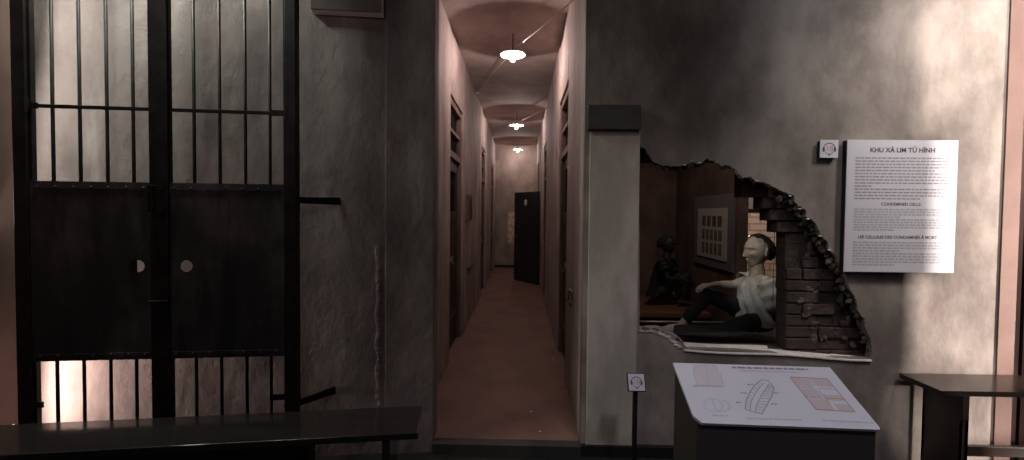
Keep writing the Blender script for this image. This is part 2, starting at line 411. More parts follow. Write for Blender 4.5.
# open black door leaf at the corridor end
dl0 = Vector((CX1-.03, 8.85, 0)); dl1 = Vector((-.125, 9.55, 0)); du = (dl1-dl0).normalized(); dnv = Vector((du.y, -du.x, 0)); dnv = dnv if dnv.y < 0 else -dnv
LW = (dl1-dl0).length; dzt = 1.93
r = empty('open_door_leaf', dl0+Vector((0,0,0))); tag(r, 'black door leaf standing ajar across the far end of the corridor', 'door')
def dpt(a, z, o): return dl0 + du*a + Vector((0,0,z)) + dnv*o
def slab(bm, P, a0, a1, z0, z1, o0, o1):
    v = [bm.verts.new(P(a, z, o)) for o in (o0, o1) for (a, z) in ((a0,z0),(a1,z0),(a1,z1),(a0,z1))]
    for f in ((0,3,2,1),(4,5,6,7),(0,1,5,4),(1,2,6,5),(2,3,7,6),(3,0,4,7)): bm.faces.new([v[i] for i in f])
bm = bmesh.new(); slab(bm, dpt, 0, LW, .0, dzt, -.02, .02); tobj('leaf', bm, 'black', r, bevel=.004)
bm = bmesh.new()
for (a0,a1,z0,z1) in ((0,LW,0,.12),(0,LW,dzt-.12,dzt),(0,.09,.12,dzt-.12),(LW-.09,LW,.12,dzt-.12),(.09,LW-.09,.9,1.0)): slab(bm, dpt, a0,a1,z0,z1,.02,.03)
tobj('rail_frame', bm, 'black', r, bevel=.003)
pc = at_pl(525.5, 202.5, dl0+dnv*.035, dnv)
bm = bmesh.new(); q = [pc + du*(.045*math.cos(t))+Vector((0,0,.065*math.sin(t))) for t in [2*PI*i/24 for i in range(24)]]; prism(bm, q, -dnv*.008)
pl = tobj('oval_plate', bm, 'white', r)
bm = bmesh.new(); q = [pc+dnv*.001 + du*(.015*math.cos(t))+Vector((0,0,.035*math.sin(t))) for t in [2*PI*i/16 for i in range(16)]]; prism(bm, q, -dnv*.0015)
tobj('plate_mark', bm, 'ink', pl)
bm = bmesh.new(); hp = dpt(LW-.07, .98, .03); tube(bm, hp, hp+dnv*.05, .009); tube(bm, hp+dnv*.05, hp+dnv*.05-du*.1, .009); tobj('handle', bm, 'steel', r)
# pale scraps on the corridor floor
tail = ('near the mouth of the corridor', 'further in, right of the first scrap', 'beside the right wall of the corridor')
for (px, py), t in zip(((540,432),(531,412),(553,359)), tail):
    p = at_z(px, py, 0); bm = bmesh.new(); ball(bm, p+Vector((0,0,.004)), .008, (1.2,.9,.5), 7)
    tag(tobj('floor_scrap', bm, 'white'), 'tiny pale scrap on the red floor '+t, 'scrap', 'scraps on the corridor floor')
# pendant lamps: flat enamel disc over a bare bulb, hung on a cable strung across
LX = -.10
for i, ly in enumerate((4.4, 7.95, 11.0)):
    nm = ('nearest and largest in the corridor', 'second one along the corridor', 'farthest one, before the corridor end wall')[i]
    r = empty('pendant_lamp', (LX, ly, 3.09)); tag(r, 'white disc lamp with a glowing bulb, '+nm, 'lamp', 'corridor ceiling lamps')
    bm = bmesh.new(); lathe(bm, [(.0,.014),(.03,.013),(.10,.006),(.128,-.001),(.130,-.006),(.126,-.006),(.10,.0),(.03,.006),(.0,.007)], (LX, ly, 3.095)); tobj('shade', bm, 'enamel', r, smooth=True)
    bm = bmesh.new(); lathe(bm, [(.0,.05),(.014,.05),(.018,.04),(.018,-.012),(.0,-.012)], (LX, ly, 3.10), 16); tobj('socket', bm, 'black', r, smooth=True)
    bm = bmesh.new(); lathe(bm, [(.0,.034),(.012,.03),(.013,.02),(.019,.006),(.023,-.010),(.019,-.024),(.010,-.031),(0,-.033)], (LX, ly, 3.052), 18); tobj('bulb', bm, 'bulb', r, smooth=True)
    bm = bmesh.new(); tube(bm, (LX, ly, 3.14), (LX, ly, CH), .005, n=6); tobj('cord', bm, 'black', r)
    ld = bpy.data.lights.new('bulb_light', 'POINT'); ld.energy = (27, 20, 15)[i]; ld.color = (1,.83,.785); ld.shadow_soft_size = .007
    lo = bpy.data.objects.new('bulb_light', ld); lo.location = (LX, ly, 3.04); C.objects.link(lo)
    if i == 2: break
    bm = bmesh.new()
    pa = Vector((CX0, ly+2.0, CH-.05)); pb = Vector((LX+.02, ly-.0, 3.16)); pcx = Vector((CX1, ly-1.35, 3.03 if i == 0 else 3.1))
    pts = [pa.lerp(pb, t/8)-Vector((0,0,.012*math.sin(PI*t/8))) for t in range(9)] + [pb.lerp(pcx, t/6)-Vector((0,0,.01*math.sin(PI*t/6))) for t in range(1,7)]
    for a, b in zip(pts, pts[1:]): tube(bm, a, b, .006, n=6)
    r2 = tag(empty('suspension_cable', pa), ('pale cable strung across the corridor over the nearest lamp', 'pale cable strung across the corridor over the second lamp')[i], 'cable', 'corridor cables')
    tobj('cable', bm, 'cable', r2)
    bm = bmesh.new(); box(bm, CX0, CX0+.05, ly+1.98, ly+2.02, CH-.075, CH-.035); ball(bm, (CX0+.06, ly+2, CH-.055), .02, n=8); tobj('insulator', bm, 'cable', r2, bevel=.002)
# ------------------------------------------------------------------ the iron gate
GO = .23
gn = Vector((LS,-1,0)).normalized(); gu = Vector((1, LS, 0)).normalized()
gbase = Vector((-.56, WY, 0)) + gn*.225
def gp(px, py, off=0): return at_pl(px, py, gbase+gn*off, gn)
def ga(px, py=212): return (gp(px, py)-gbase).dot(gu)
def gz(px, py): return gp(px, py).z
def GP(a, z, o): return gbase + gu*a + Vector((0,0,z)) + gn*o
GTOP = 3.3; GB = .18
# stone plinth below
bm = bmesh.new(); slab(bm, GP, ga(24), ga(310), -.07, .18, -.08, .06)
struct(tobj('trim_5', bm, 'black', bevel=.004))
zb_top = (gz(100,183)+gz(230,183))/2; zb_bot = (gz(60,360)+gz(260,355))/2; zbar = (gz(60,105.5)+gz(270,115))/2
def gate_leaf(label, a0, a1, bars, hole, hinge_side, half):
    r = empty('gate_leaf', GP((a0+a1)/2, GB, 0)); tag(r, label, 'gate', 'leaves of the iron gate')
    bm = bmesh.new(); slab(bm, GP, a0, a0+(.012 if hinge_side < 0 else .018), GB+.02, GTOP, -.014, .014); tobj('stile', bm, 'iron', r, bevel=.002)
    bm = bmesh.new(); slab(bm, GP, a1-(.012 if hinge_side > 0 else .018), a1, GB+.02, GTOP, -.014, .014); tobj('stile', bm, 'iron', r, bevel=.002)
    bm = bmesh.new(); slab(bm, GP, a0+.01, a1-.01, GB+.02, GB+.06, -.012, .012); tobj('bottom_rail', bm, 'iron', r, bevel=.002)
    bm = bmesh.new(); slab(bm, GP, a0+.01, a1-.01, GTOP-.04, GTOP, -.012, .012); tobj('top_rail', bm, 'iron', r, bevel=.002)
    bm = bmesh.new(); slab(bm, GP, a0-.02 if hinge_side < 0 else a0, a1+.02 if hinge_side > 0 else a1, zbar-.010, zbar+.010, .009, .017); tobj('cross_bar', bm, 'iron', r, bevel=.002)
    for px in bars:
        a = ga(px, 212); bm = bmesh.new(); tube(bm, GP(a, GB+.05, 0), GP(a, GTOP-.03, 0), .0085, n=8); tobj('bar', bm, 'iron', r, smooth=True)
    # sheet with a round peep hole
    hc = (hole.dot(gu)-gbase.dot(gu), hole.z); rad = .033
    hc = (hc[0], hc[1]); cu_h = [(hc[0]+rad*math.cos(2*PI*i/28), hc[1]+rad*math.sin(2*PI*i/28)) for i in range(28)]
    bmh = holed_wall([(a0+.005, zb_bot), (a1-.005, zb_bot), (a1-.005, zb_top), (a0+.005, zb_top)], [cu_h], 0, .006)
    for v in bmh.verts: v.co = GP(v.co.x, v.co.z, .024-v.co.y)
    p = tobj('sheet_panel', bmh, 'gatepanel', r)
    for z0 in (zb_bot+.02, zb_top-.04):
        bm = bmesh.new(); slab(bm, GP, a0+.03, a1-.03, z0, z0+.02, .024, .030)
        for k in range(7): ball(bm, GP(a0+.05+(a1-a0-.1)*k/6, z0+.01, .031), .007, n=6)
        tobj('rivet_strip', bm, 'gatepanel', p)
    if half:   # half-closed slide cover
        bm = bmesh.new(); q = [GP(hc[0]-.004+(-.04)*math.cos(t)-.0, hc[1]+.04*math.sin(t), .026) for t in [(-PI/2+PI*i/12) for i in range(13)]]
        prism(bm, q, gn*.004); tobj('peephole_cover', bm, 'iron', p)
    # hinges
    ah = a0 if hinge_side < 0 else a1
    for z in (zbar, gz(260,262) if hinge_side > 0 else gz(40,262), .42):
        bm = bmesh.new(); slab(bm, GP, ah-.012+hinge_side*-.06, ah+.012, z-.016, z+.016, .014, .022); tube(bm, GP(ah+hinge_side*.008, z-.04, .02), GP(ah+hinge_side*.008, z+.04, .02), .012); tobj('hinge', bm, 'iron', r)
    return r
am = ga(163, 212)
aL, aR = ga(33.2,212), ga(287.5,212)
gate_leaf('left leaf of the black iron gate, its round peephole half covered', aL, am-.028, (54.5,81.5,108.5,134.5), gp(138.5,266,.022), -1, True)
gate_leaf('right leaf of the black iron gate, its round peephole fully open', am+.028, aR-.004, (195,220.5,246,270.5), gp(186.5,266,.022), 1, False)
# centre stile cover (astragal) with latch
r = empty('gate_center_post', GP(am, GB, 0)); tag(r, 'thick dark central post where the two iron gate leaves meet, with a latch', 'post')
bm = bmesh.new(); slab(bm, GP, am-.026, am+.026, GB, GTOP, -.03, .026); slab(bm, GP, am-.046, am+.050, GB+.02, GTOP, .0262, .036); tobj('post', bm, 'iron', r, bevel=.003)
bm = bmesh.new(); za = gz(162,187); zc = gz(162,210)
tube(bm, GP(am-.02, za, .036), GP(am-.02, za, .08), .007); tube(bm, GP(am-.02, za, .08), GP(am-.02, zc, .08), .008); tube(bm, GP(am-.02, zc, .08), GP(am-.02, zc, .036), .007)
slab(bm, GP, am-.032, am+.032, za-.02, za+.02, .036, .041); slab(bm, GP, am-.032, am+.032, zc-.02, zc+.02, .036, .041); tobj('latch_handle', bm, 'steel' if False else 'iron', r)
bm = bmesh.new(); tube(bm, GP(am-.05, gz(162,300), .044), GP(am+.05, gz(162,300), .044), .008); tobj('bolt', bm, 'iron', r)
def gate_post(label, a, w, struts):
    r = empty('gate_post', GP(a, GB, 0)); tag(r, label, 'post', 'outer posts of the gate')
    bm = bmesh.new(); slab(bm, GP, a-w/2, a+w/2, GB, GTOP+.05, -.03, .03); tobj('post', bm, 'iron', r, bevel=.004)
    for (px0_, py0_, px1_, py1_) in struts:
        p0 = gp(px0_, py0_, -.02); z = p0.z; p1 = lp(px1_, py1_, .004); p1.z = z
        bm = bmesh.new(); d = (p1-p0).normalized(); s_ = d.cross(Vector((0,0,1)))
        h0, h1 = .018, .024
        vs = [bm.verts.new(p+s_*t*.008+Vector((0,0,u*h))) for p, h in ((p0,h0),(p1,h1)) for (t,u) in ((-1,-1),(1,-1),(1,1),(-1,1))]
        for f in ((0,1,2,3),(7,6,5,4),(0,4,5,1),(1,5,6,2),(2,6,7,3),(3,7,4,0)): bm.faces.new([vs[i] for i in f])
        tobj('wall_strut', bm, 'iron', r, bevel=.003)
    return r
gate_post('slim black right gate post tied to the bare wall by two iron struts', ga(292.5,212), .062, [(292,200,340,201),(292,405,335,396)])
gate_post('wide black left gate post against the brownish side wall', ga(26,212), .068, [])
# brackets on left post
# ------------------------------------------------------------------ benches
def bench(name_label, mtop, P, L, D, zt, th, group, ends, stretch=True, zf=-.07):
    """P(a,d,z): a along length, d depth 0 front .. D back"""
    r = empty('bench', P(L/2, D/2, zf)); tag(r, name_label, 'bench', group)
    def sl(bm, a0,a1,d0,d1,z0,z1):
        v = [bm.verts.new(P(a,d,z)) for z in (z0,z1) for (a,d) in ((a0,d0),(a1,d0),(a1,d1),(a0,d1))]
        for f in ((0,3,2,1),(4,5,6,7),(0,1,5,4),(1,2,6,5),(2,3,7,6),(3,0,4,7)): bm.faces.new([v[i] for i in f])
    bm = bmesh.new(); sl(bm, 0,L,0,D,zt-th,zt); tobj('seat_top', bm, mtop, r, bevel=.003)
    for a in ends:
        prof = []
        hh = zt-th-zf; w = D*.90
        half = [(w/2,1),(w/2,.88),(w/2-.004,.74),(w/2-.016,.70),(w/2-.016,.48),(w/2-.018,.30),(w/2-.018,.24),(w/2-.004,.19),(w/2,.10),(w/2,0)]
        for (x, t) in half: prof.append(P(a, D/2-x, zf+hh*t))
        for (x, t) in half[::-1]: prof.append(P(a, D/2+x, zf+hh*t))
        bm = bmesh.new(); prism(bm, prof, P(a+.035,0,0)-P(a,0,0)); tobj('leg', bm, mtop, r, bevel=.002)
    if stretch:
        bm = bmesh.new(); sl(bm, ends[0]+.035, ends[-1], D/2-.015, D/2+.015, .06, .12); tobj('stretcher', bm, mtop, r, bevel=.003)
        bm = bmesh.new(); sl(bm, ends[0]+.035, ends[-1], D*.5-.014, D*.5+.014, zt-th-.05, zt-th-.001); tobj('seat_rail', bm, mtop, r, bevel=.003)
    return r
zt = .47
cR = at_z(418, 433, zt); cB = at_z(424, 405.5, zt); lu = Vector((-1,-LS*1.2,0)).normalized(); ld_ = Vector((LS*-1.2*-1*-1,1,0)); ld_ = Vector((-lu.y*-1, lu.x*-1, 0)); ld_ = Vector((lu.y, -lu.x, 0))
if ld_.y < 0: ld_ = -ld_
Dp = abs((cB-cR).dot(ld_))
PL = lambda a, d, z: Vector((cR.x, cR.y, 0)) + lu*a + ld_*d + Vector((0,0,z))
bench('long black lacquered bench in front of the iron gate', 'bench', PL, 2.35, Dp, zt, .03, 'museum benches', [.13, 2.1], True)
zt2 = at(897,373,2.752).z
qF = at_z(941, 391, zt2); qB = at_z(897, 373, zt2)
yF = qF.y
PR = lambda a, d, z: Vector((2.405+a, yF+d, z))
D2 = min(qB.y, WY-.01)-yF
bench('dark brown bench with a notched plank leg against the brightly lit wall', 'bench_r', PR, 1.62, D2, zt2, .03, 'museum benches', [.14, 1.45], True)
# ------------------------------------------------------------------ hanging board top left
bn = 0.05
b0 = lp(311, 11, bn); b1 = lp(383.5, 14.5, bn)
def BP(a, z, o): return Vector((-.56, WY, 0)) + gu*a + Vector((0,0,z)) + gn*o
a0 = (b0-Vector((-.56,WY,0))).dot(gu); a1 = (b1-Vector((-.56,WY,0))).dot(gu); z0 = (b0.z+b1.z)/2
r = empty('sign_board', BP((a0+a1)/2, z0, 0)); tag(r, 'dark brown board with a pale edge, hung high left of the corridor', 'board')
bm = bmesh.new(); slab(bm, BP, a0, a1, z0, z0+.5, .002, .05); tobj('board', bm, 'boardedge', r, bevel=.002)
bm = bmesh.new(); slab(bm, BP, a0+.0, a1-.016, z0+.012, z0+.5, .05, .056); tobj('face', bm, 'boardbrown', r)
# ------------------------------------------------------------------ wall text panel
SY = WY-.042
c = [at(848,138.5,SY), at(957,141.5,SY), at(955,273.5,SY), at(843.5,271,SY)]
sx0 = (c[0].x+c[3].x)/2; sx1 = (c[1].x+c[2].x)/2; sz1 = (c[0].z+c[1].z)/2; sz0 = (c[2].z+c[3].z)/2
X_, Y_, Z_ = Vector((1,0,0)), Vector((0,-1,0)), Vector((0,0,1))
r = empty('text_panel', (sx0, WY, sz0)); tag(r, 'large white text panel on the wall, headed KHU XÀ LIM TỬ HÌNH', 'sign')
bm = bmesh.new(); box(bm, sx0+.002, sx1-.002, SY+.006, WY, sz0+.002, sz1-.002); tobj('backing_box', bm, 'black', r)
bm = bmesh.new(); box(bm, sx0, sx1, SY, SY+.006, sz0, sz1); face = tobj('face', bm, 'white', r)
sw = sx1-sx0; sh = sz1-sz0
def sp_(u, v, o=0): return Vector((sx0+u*sw, SY-o, sz1-v*sh))
bm = text_bm('KHU XÀ LIM TỬ HÌNH', .040, sp_(.5,.078), X_, Z_, Y_, bold=.0012); tobj('title', bm, 'inkdark', face)
bm = text_bm('CONDEMNED CELLS', .026, sp_(.5,.485), X_, Z_, Y_, bold=.0006); tobj('subtitle', bm, 'inkdark', face)
bm = text_bm('LES CELLULES DES CONDAMNÉS À MORT', .026, sp_(.48,.735), X_, Z_, Y_, bold=.0006); tobj('subtitle', bm, 'inkdark', face)
def word_rows(P, nu, rows, u0, u1, v0, v1, hfrac, m, parent, name, last=None, wl=(.02,.06), gap=.008):
    bm = bmesh.new()
    for i in range(rows):
        v = v0+(v1-v0)*(i+.5)/rows; h = (v1-v0)/rows*hfrac/2
        end = u1 if not (last and i in last) else u0+(u1-u0)*last[i]
        u = u0
        while u < end-.01:
            w = min(random.uniform(*wl), end-u)
            q = [P(u, v-h, .0004), P(u+w, v-h, .0004), P(u+w, v+h, .0004), P(u, v+h, .0004)]
            bm.faces.new([bm.verts.new(x) for x in q]); u += w+gap
    return tobj(name, bm, m, parent)
word_rows(sp_, 0, 14, .075,.925,.125,.455,.45, 'ink', face, 'body_text', {4:.85, 9:.18, 13:.7})
for nm, v0, v1 in (('text_block', .515,.69), ('text_block', .765,.955)):
    word_rows(sp_, 0, 9, .075,.925,v0,v1,.62, 'greyblock', face, nm, {8:.45, 3:.5})
# ------------------------------------------------------------------ audio guide signs
def headphones(P, s, parent, num):
    """P(u,v,o) in -1..1 units of half size s"""
    bm = bmesh.new(); n = 20; prev = None
    for i in range(n+1):
        t = PI*i/n
        a = P(.68*math.cos(t), .05+.62*math.sin(t), .0006); b = P(.58*math.cos(t), .05+.52*math.sin(t), .0006)
        va, vb = bm.verts.new(a), bm.verts.new(b)
        if prev: bm.faces.new((prev[0], va, vb, prev[1]))
        prev = (va, vb)
    for sg in (-1, 1):
        q = [P(sg*.62+.14*math.cos(t), -.08+.28*math.sin(t), .0007) for t in [2*PI*i/16 for i in range(16)]]
        bm.faces.new([bm.verts.new(x) for x in q])
    n = 10; prev = None
    for i in range(n+1):
        t = -PI*.12-PI*.76*i/n
        va, vb = bm.verts.new(P(.52*math.cos(t), -.12+.52*math.sin(t), .0006)), bm.verts.new(P(.46*math.cos(t), -.12+.46*math.sin(t), .0006))
        if prev: bm.faces.new((prev[0], va, vb, prev[1]))
        prev = (va, vb)
    q = [P(.09*math.cos(t), -.66+.13*math.sin(t), .0007) for t in [2*PI*i/12 for i in range(12)]]
    bm.faces.new([bm.verts.new(x) for x in q])
    tobj('headphone_icon', bm, 'navy', parent)
    o = P(0,0,.0006); u = (P(1,0,.0006)-o); v = (P(0,1,.0006)-o); nn_ = (P(0,0,1.0006)-o).normalized()
    bm = text_bm(num, .86*s, o, u.normalized(), v.normalized(), nn_, ext=.0003, bold=.0); tobj('number', bm, 'red', parent)
AY = WY-.03
a = [at(820.5,139.5,AY), at(838.5,140,AY), at(838,158,AY), at(820,157.5,AY)]
ac = sum(a, Vector())/4; hs = ((a[1].x-a[0].x)+(a[0].z-a[3].z))/4
r = empty('audio_sign', (ac.x, WY, ac.z)); tag(r, 'small white square audio guide sign on the wall beside the large text panel', 'sign', 'audio guide signs')
bm = bmesh.new(); box(bm, ac.x-hs*.94, ac.x+hs*.94, AY+.004, WY, ac.z-hs*.98, ac.z+hs*.9); tobj('backing_block', bm, 'black', r)
bm = bmesh.new(); box(bm, ac.x-hs, ac.x+hs, AY, AY+.004, ac.z-hs, ac.z+hs); fc = tobj('face', bm, 'white', r)
headphones(lambda u, v, o: Vector((ac.x+u*hs, AY-o, ac.z+v*hs)), hs, fc, '18')
# on the stand
TY = 2.45
t = [at(627.5,374.5,TY), at(643.5,375,TY+.0), at(645.5,390,TY-.05), at(629.5,389.5,TY-.05)]
tc_ = sum(t, Vector())/4; hs2 = ((t[1].x-t[0].x)+(t[2].x-t[3].x))/4
tv = Vector((0, .45, 1)).normalized(); tn = Vector((0,-1,.45)).normalized()
def TP(u, v, o): return tc_ + X_*u*hs2 + tv*v*hs2 + tn*o
r = empty('audio_stand', (tc_.x, tc_.y+.05, -.07)); tag(r, 'small white audio guide sign on a thin black floor pole by the desk', 'sign', 'audio guide signs')
def tslab(bm, s, o0, o1):
    v = [bm.verts.new(TP(u*s, w*s, o)) for o in (o0,o1) for (u,w) in ((-1,-1),(1,-1),(1,1),(-1,1))]
    for f in ((0,3,2,1),(4,5,6,7),(0,1,5,4),(1,2,6,5),(2,3,7,6),(3,0,4,7)): bm.faces.new([v[i] for i in f])
bm = bmesh.new(); tslab(bm, 1.12, -.014, -.003); tobj('holder', bm, 'black', r, bevel=.002)
bm = bmesh.new(); tslab(bm, 1, -.003, 0); fc = tobj('face', bm, 'white', r); headphones(TP, hs2, fc, '18')
bm = bmesh.new(); pp = tc_ + tn*-.02; box(bm, pp.x-.012, pp.x+.012, pp.y-.006, pp.y+.018, -.06, pp.z); tobj('pole', bm, 'black', r, bevel=.002)
bm = bmesh.new(); lathe(bm, [(0,0),(.12,0),(.12,.008),(.02,.014),(0,.014)], (pp.x, pp.y+.006, -.07)); tobj('base', bm, 'black', r)
# ------------------------------------------------------------------ the information desk
zf_, zb_ = .76, .88
d0 = at_z(702,423.2,zf_); d1 = at_z(881.5,429.5,zf_)
yf = (d0.y+d1.y)/2
dF0 = at(697,422.5,yf); dF1 = at(882,429,yf)
k0 = at_z(673,362.5,zb_); k1 = at_z(827.5,367.5,zb_)
fl = Vector((dF0.x, d0.y, zf_)); fr = Vector((dF1.x, d1.y, zf_)); bl = Vector((k0.x, k0.y, zb_)); br = Vector((k1.x, k1.y, zb_))
yb = (k0.y+k1.y)/2
# rectangular panel: use averages
xl = (fl.x+bl.x)/2; xr = (fr.x+br.x)/2; ang = math.atan2((fr.y-fl.y)+(br.y-bl.y), 2*(xr-xl))
du_ = Vector((math.cos(ang), math.sin(ang), 0))
cen = (fl+fr+bl+br)/4; depth = yb-yf; wdt = (xr-xl)
dv_ = (Vector((-math.sin(ang)*depth, math.cos(ang)*depth, zb_-zf_))); dlen = dv_.length; dv_ = dv_.normalized()
dn_ = du_.cross(dv_).normalized()
def DP(u, v, o=0):   # u 0..1 left-right, v 0..1 from back to front
    return cen + du_*(u-.5)*wdt + dv_*(.5-v)*dlen + dn_*o
r = empty('info_desk', (cen.x, cen.y, -.07)); tag(r, 'black information desk with a slanted white top printed with prison plans', 'desk')
bm = bmesh.new()
ins = .012; ff = [DP(ins, .97, -.012), DP(1-ins, .97, -.012), DP(1-ins, .03, -.012), DP(ins, .03, -.012)]
B_ = [Vector((p.x, p.y, -.07)) for p in ff]
vt = [bm.verts.new(p) for p in ff]; vb = [bm.verts.new(p) for p in B_]
bm.faces.new(vt); bm.faces.new(vb[::-1])
for i in range(4): bm.faces.new((vb[i], vb[(i+1)%4], vt[(i+1)%4], vt[i]))
tobj('body', bm, mat('black desk cabinet', (.05,.043,.041), .55), r, bevel=.003)
bm = bmesh.new(); cc = .03
pts = [DP(0,0), DP(1,0), DP(1,1-.02), DP(1-.01,1), DP(.035,1), DP(0,.9)]
prism(bm, pts, dn_*-.011); panel = tobj('panel', bm, 'whitedesk', r)
def uvp(px, py):
    p = at_pl(px, py, cen, dn_) - cen
    return (p.dot(du_)/wdt+.5, .5-p.dot(dv_)/dlen)
def dline(bm, pts_, w=.0012, closed=False, o=.0008):
    P3 = [DP(*uvp(x, y), o) for (x, y) in pts_]
    if closed: P3.append(P3[0])
    for a, b in zip(P3, P3[1:]):
        d = (b-a).normalized(); s = d.cross(dn_)*w
        bm.faces.new([bm.verts.new(q) for q in (a-s-d*w, b-s+d*w, b+s+d*w, a+s-d*w)])
def dpoly(bm, pts_, o=.0004): bm.faces.new([bm.verts.new(DP(*uvp(x, y), o)) for (x, y) in pts_])
# title
pu = lambda x, y: uvp(x, y)
def rowpx(x0, y0, x1, y1, h, wl, gap, m, nm):
    bm = bmesh.new(); u0, v0 = uvp(x0, y0); u1, v1 = uvp(x1, y1); u = u0
    while u < u1-.004:
        w = min(random.uniform(*wl), u1-u); v = v0+(v1-v0)*(u-u0)/(u1-u0)
        bm.faces.new([bm.verts.new(DP(a, b, .0008)) for (a, b) in ((u,v-h),(u+w,v-h),(u+w,v+h),(u,v+h))]); u += w+gap
    tobj(nm, bm, m, panel)
rowpx(732,367.5,808,369.5,.016,(.02,.06),.008,'ink','title')
rowpx(740,370.8,800,372.5,.008,(.02,.05),.006,'inklight','subtitle')
rowpx(746,418.3,802,420.0,.008,(.02,.05),.006,'inklight','caption'); rowpx(822,420.5,874,423,.008,(.02,.05),.006,'inklight','caption')
rowpx(694,386,722,387,.008,(.02,.05),.006,'inklight','caption'); rowpx(712,415.5,728,416,.008,(.02,.05),.006,'inklight','caption')
# cell drawing (upper left): arched bay
bm = bmesh.new(); dpoly(bm, [(692,364),(716,365),(722,385),(697,385)]); tobj('tinted_drawing', bm, 'pale', panel)
bm = bmesh.new(); dline(bm, [(697,385),(693,372),(697,366),(706,364.5),(715,366),(720,374),(723,385.5)]); dline(bm, [(695,385),(725,386)]); dline(bm, [(706,365),(709,385)]); tobj('line_drawing', bm, 'inklight', panel)
# shackle drawing lower left
bm = bmesh.new(); dline(bm, [(704,408),(704,402),(710,398.5),(718,400),(722,404),(722,410),(714,412),(708,410)], .001, True); dline(bm, [(712,399),(716,411)]); dline(bm, [(716,411),(724,412),(730,408),(728,403),(722,400)]); tobj('line_drawing', bm, 'inklight', panel)
# curved block plan
out = [(761,380),(768,380.5),(774,388),(772,396),(767,405),(762,414),(753,412),(745,409),(746,401),(750,392),(755,385)]
bm = bmesh.new(); dline(bm, out, .0014, True)
outer = [(745,409),(746,401),(750,392),(755,385),(761,380)]; mid1 = [(750,410.5),(751,402),(755,394),(760,387),(764,383)]; mid2 = [(755,411.5),(757,404),(761,396),(765,389.5),(769,384)]; inn = [(762,414),(767,405),(772,396),(774,388),(771,384)]
for l in (mid1, mid2): dline(bm, l, .001)
for A_, B__ in ((outer, mid1), (mid2, inn)):
    for i in range(len(A_)-1):
        for t_ in (0, .33, .66):
            a = (A_[i][0]+(A_[i+1][0]-A_[i][0])*t_, A_[i][1]+(A_[i+1][1]-A_[i][1])*t_); b = (B__[i][0]+(B__[i+1][0]-B__[i][0])*t_, B__[i][1]+(B__[i+1][1]-B__[i][1])*t_)
            dline(bm, [a, b], .0009)
tobj('block_plan', bm, 'ink', panel)
for (x, y) in ((747,384.5),(741,393),(736,402.5),(774,393),(771,404)): rowpx(x, y, x+6, y+.2, .008, (.01,.02), .004, 'ink', 'key_mark')
# coloured ground plan
g0, g1, g2, g3 = (790,377),(827,379),(855,412),(816,409.5)
def gq(s, t):
    ax = g0[0]+(g1[0]-g0[0])*s; ay = g0[1]+(g1[1]-g0[1])*s; bx_ = g3[0]+(g2[0]-g3[0])*s; by = g3[1]+(g2[1]-g3[1])*s
    return (ax+(bx_-ax)*t, ay+(by-ay)*t)
bm = bmesh.new()
for (s0,s1,t0,t1) in ((0,.45,0,.28),(.55,1,.0,.25),(0,.45,.36,.6),(.5,1,.5,.68),(0,.5,.66,1),(.6,1,.78,1)): dpoly(bm, [gq(s0,t0),gq(s1,t0),gq(s1,t1),gq(s0,t1)])
tobj('plan_fill', bm, mat('plan tint', (.62,.50,.50), .6), panel)
bm = bmesh.new()
dline(bm, [gq(0,0),gq(1,0),gq(1,1),gq(0,1)], .0016, True)
for t_ in (.32,.62): dline(bm, [gq(0,t_),gq(.42,t_)], .0012); dline(bm, [gq(.55,t_),gq(1,t_)], .0012)
dline(bm, [gq(.5,.0),gq(.5,.22)], .0012); dline(bm, [gq(.5,.4),gq(.5,.8)], .0012)
tobj('plan_walls', bm, 'ink', panel)
# ------------------------------------------------------------------ the broken wall: brick core, sill, rubble
def inpoly(x, y, P):
    c_ = False; j = len(P)-1
    for i in range(len(P)):
        if (P[i][1] > y) != (P[j][1] > y) and x < (P[j][0]-P[i][0])*(y-P[i][1])/(P[j][1]-P[i][1])+P[i][0]: c_ = not c_
        j = i
    return c_
BY = WY+.075
inner_px = [(600,120),(636,156),(652,166),(700,165.5),(735,166),(735,196.5),(753.5,196.5),(753.5,209),(760.5,209),(760.5,221),(767.5,221),(767.5,231),(776.5,231),(776.5,300),(776.5,347),(640,347),(600,347)]
inner = [fp(x, y, BY+.11) for (x, y) in inner_px]
# bricks laid course by course; jagged outer faces
course = (fp(700,209,BY+.11)[1]-fp(700,220.3,BY+.11)[1]); zref = fp(753,209,BY+.11)[1]
bm = bmesh.new(); bm2 = bmesh.new()
zlo, zhi = fp(700,362,BY)[1], fp(700,120,BY)[1]
ix = lambda zz: None
k = int((zlo-zref)/course)-1
while zref+k*course < zhi:
    z0_ = zref+k*course; z1_ = z0_+course
    zm = (z0_+z1_)/2
    # right boundary of inner window at this height
    xs = [x for x in [at(636,212,BY).x+.005*i for i in range(int((3.0-.7)/.005))] if inpoly(x, zm, inner)]
    xr_ = max(xs) if xs else None
    if xr_ is None:
        x = at(640,212,BY).x-.1; 
    else: x = xr_
    bw = .21
    while x < 2.75:
        w = bw*random.choice((1,1,.5)); yo = random.uniform(-.012,.022)
        if zm > zlo: box(bm, x+.003, x+w-.005, BY+yo, BY+.11, z0_+.003, z1_-.005)
        x += w
    box(bm2, (xr_ if xr_ else at(640,212,BY).x-.1)+.004, 2.75, BY+.012, BY+.12, z0_, z1_)
    k += 1
for v in bm.verts:
    n_ = noise.noise(v.co*11); v.co += Vector((0, n_*.006, 0))
brick = tobj('wall_brick_core', bm, 'brick', bevel=.006); struct(brick)
mt = tobj('mortar', bm2, 'mortar', brick)
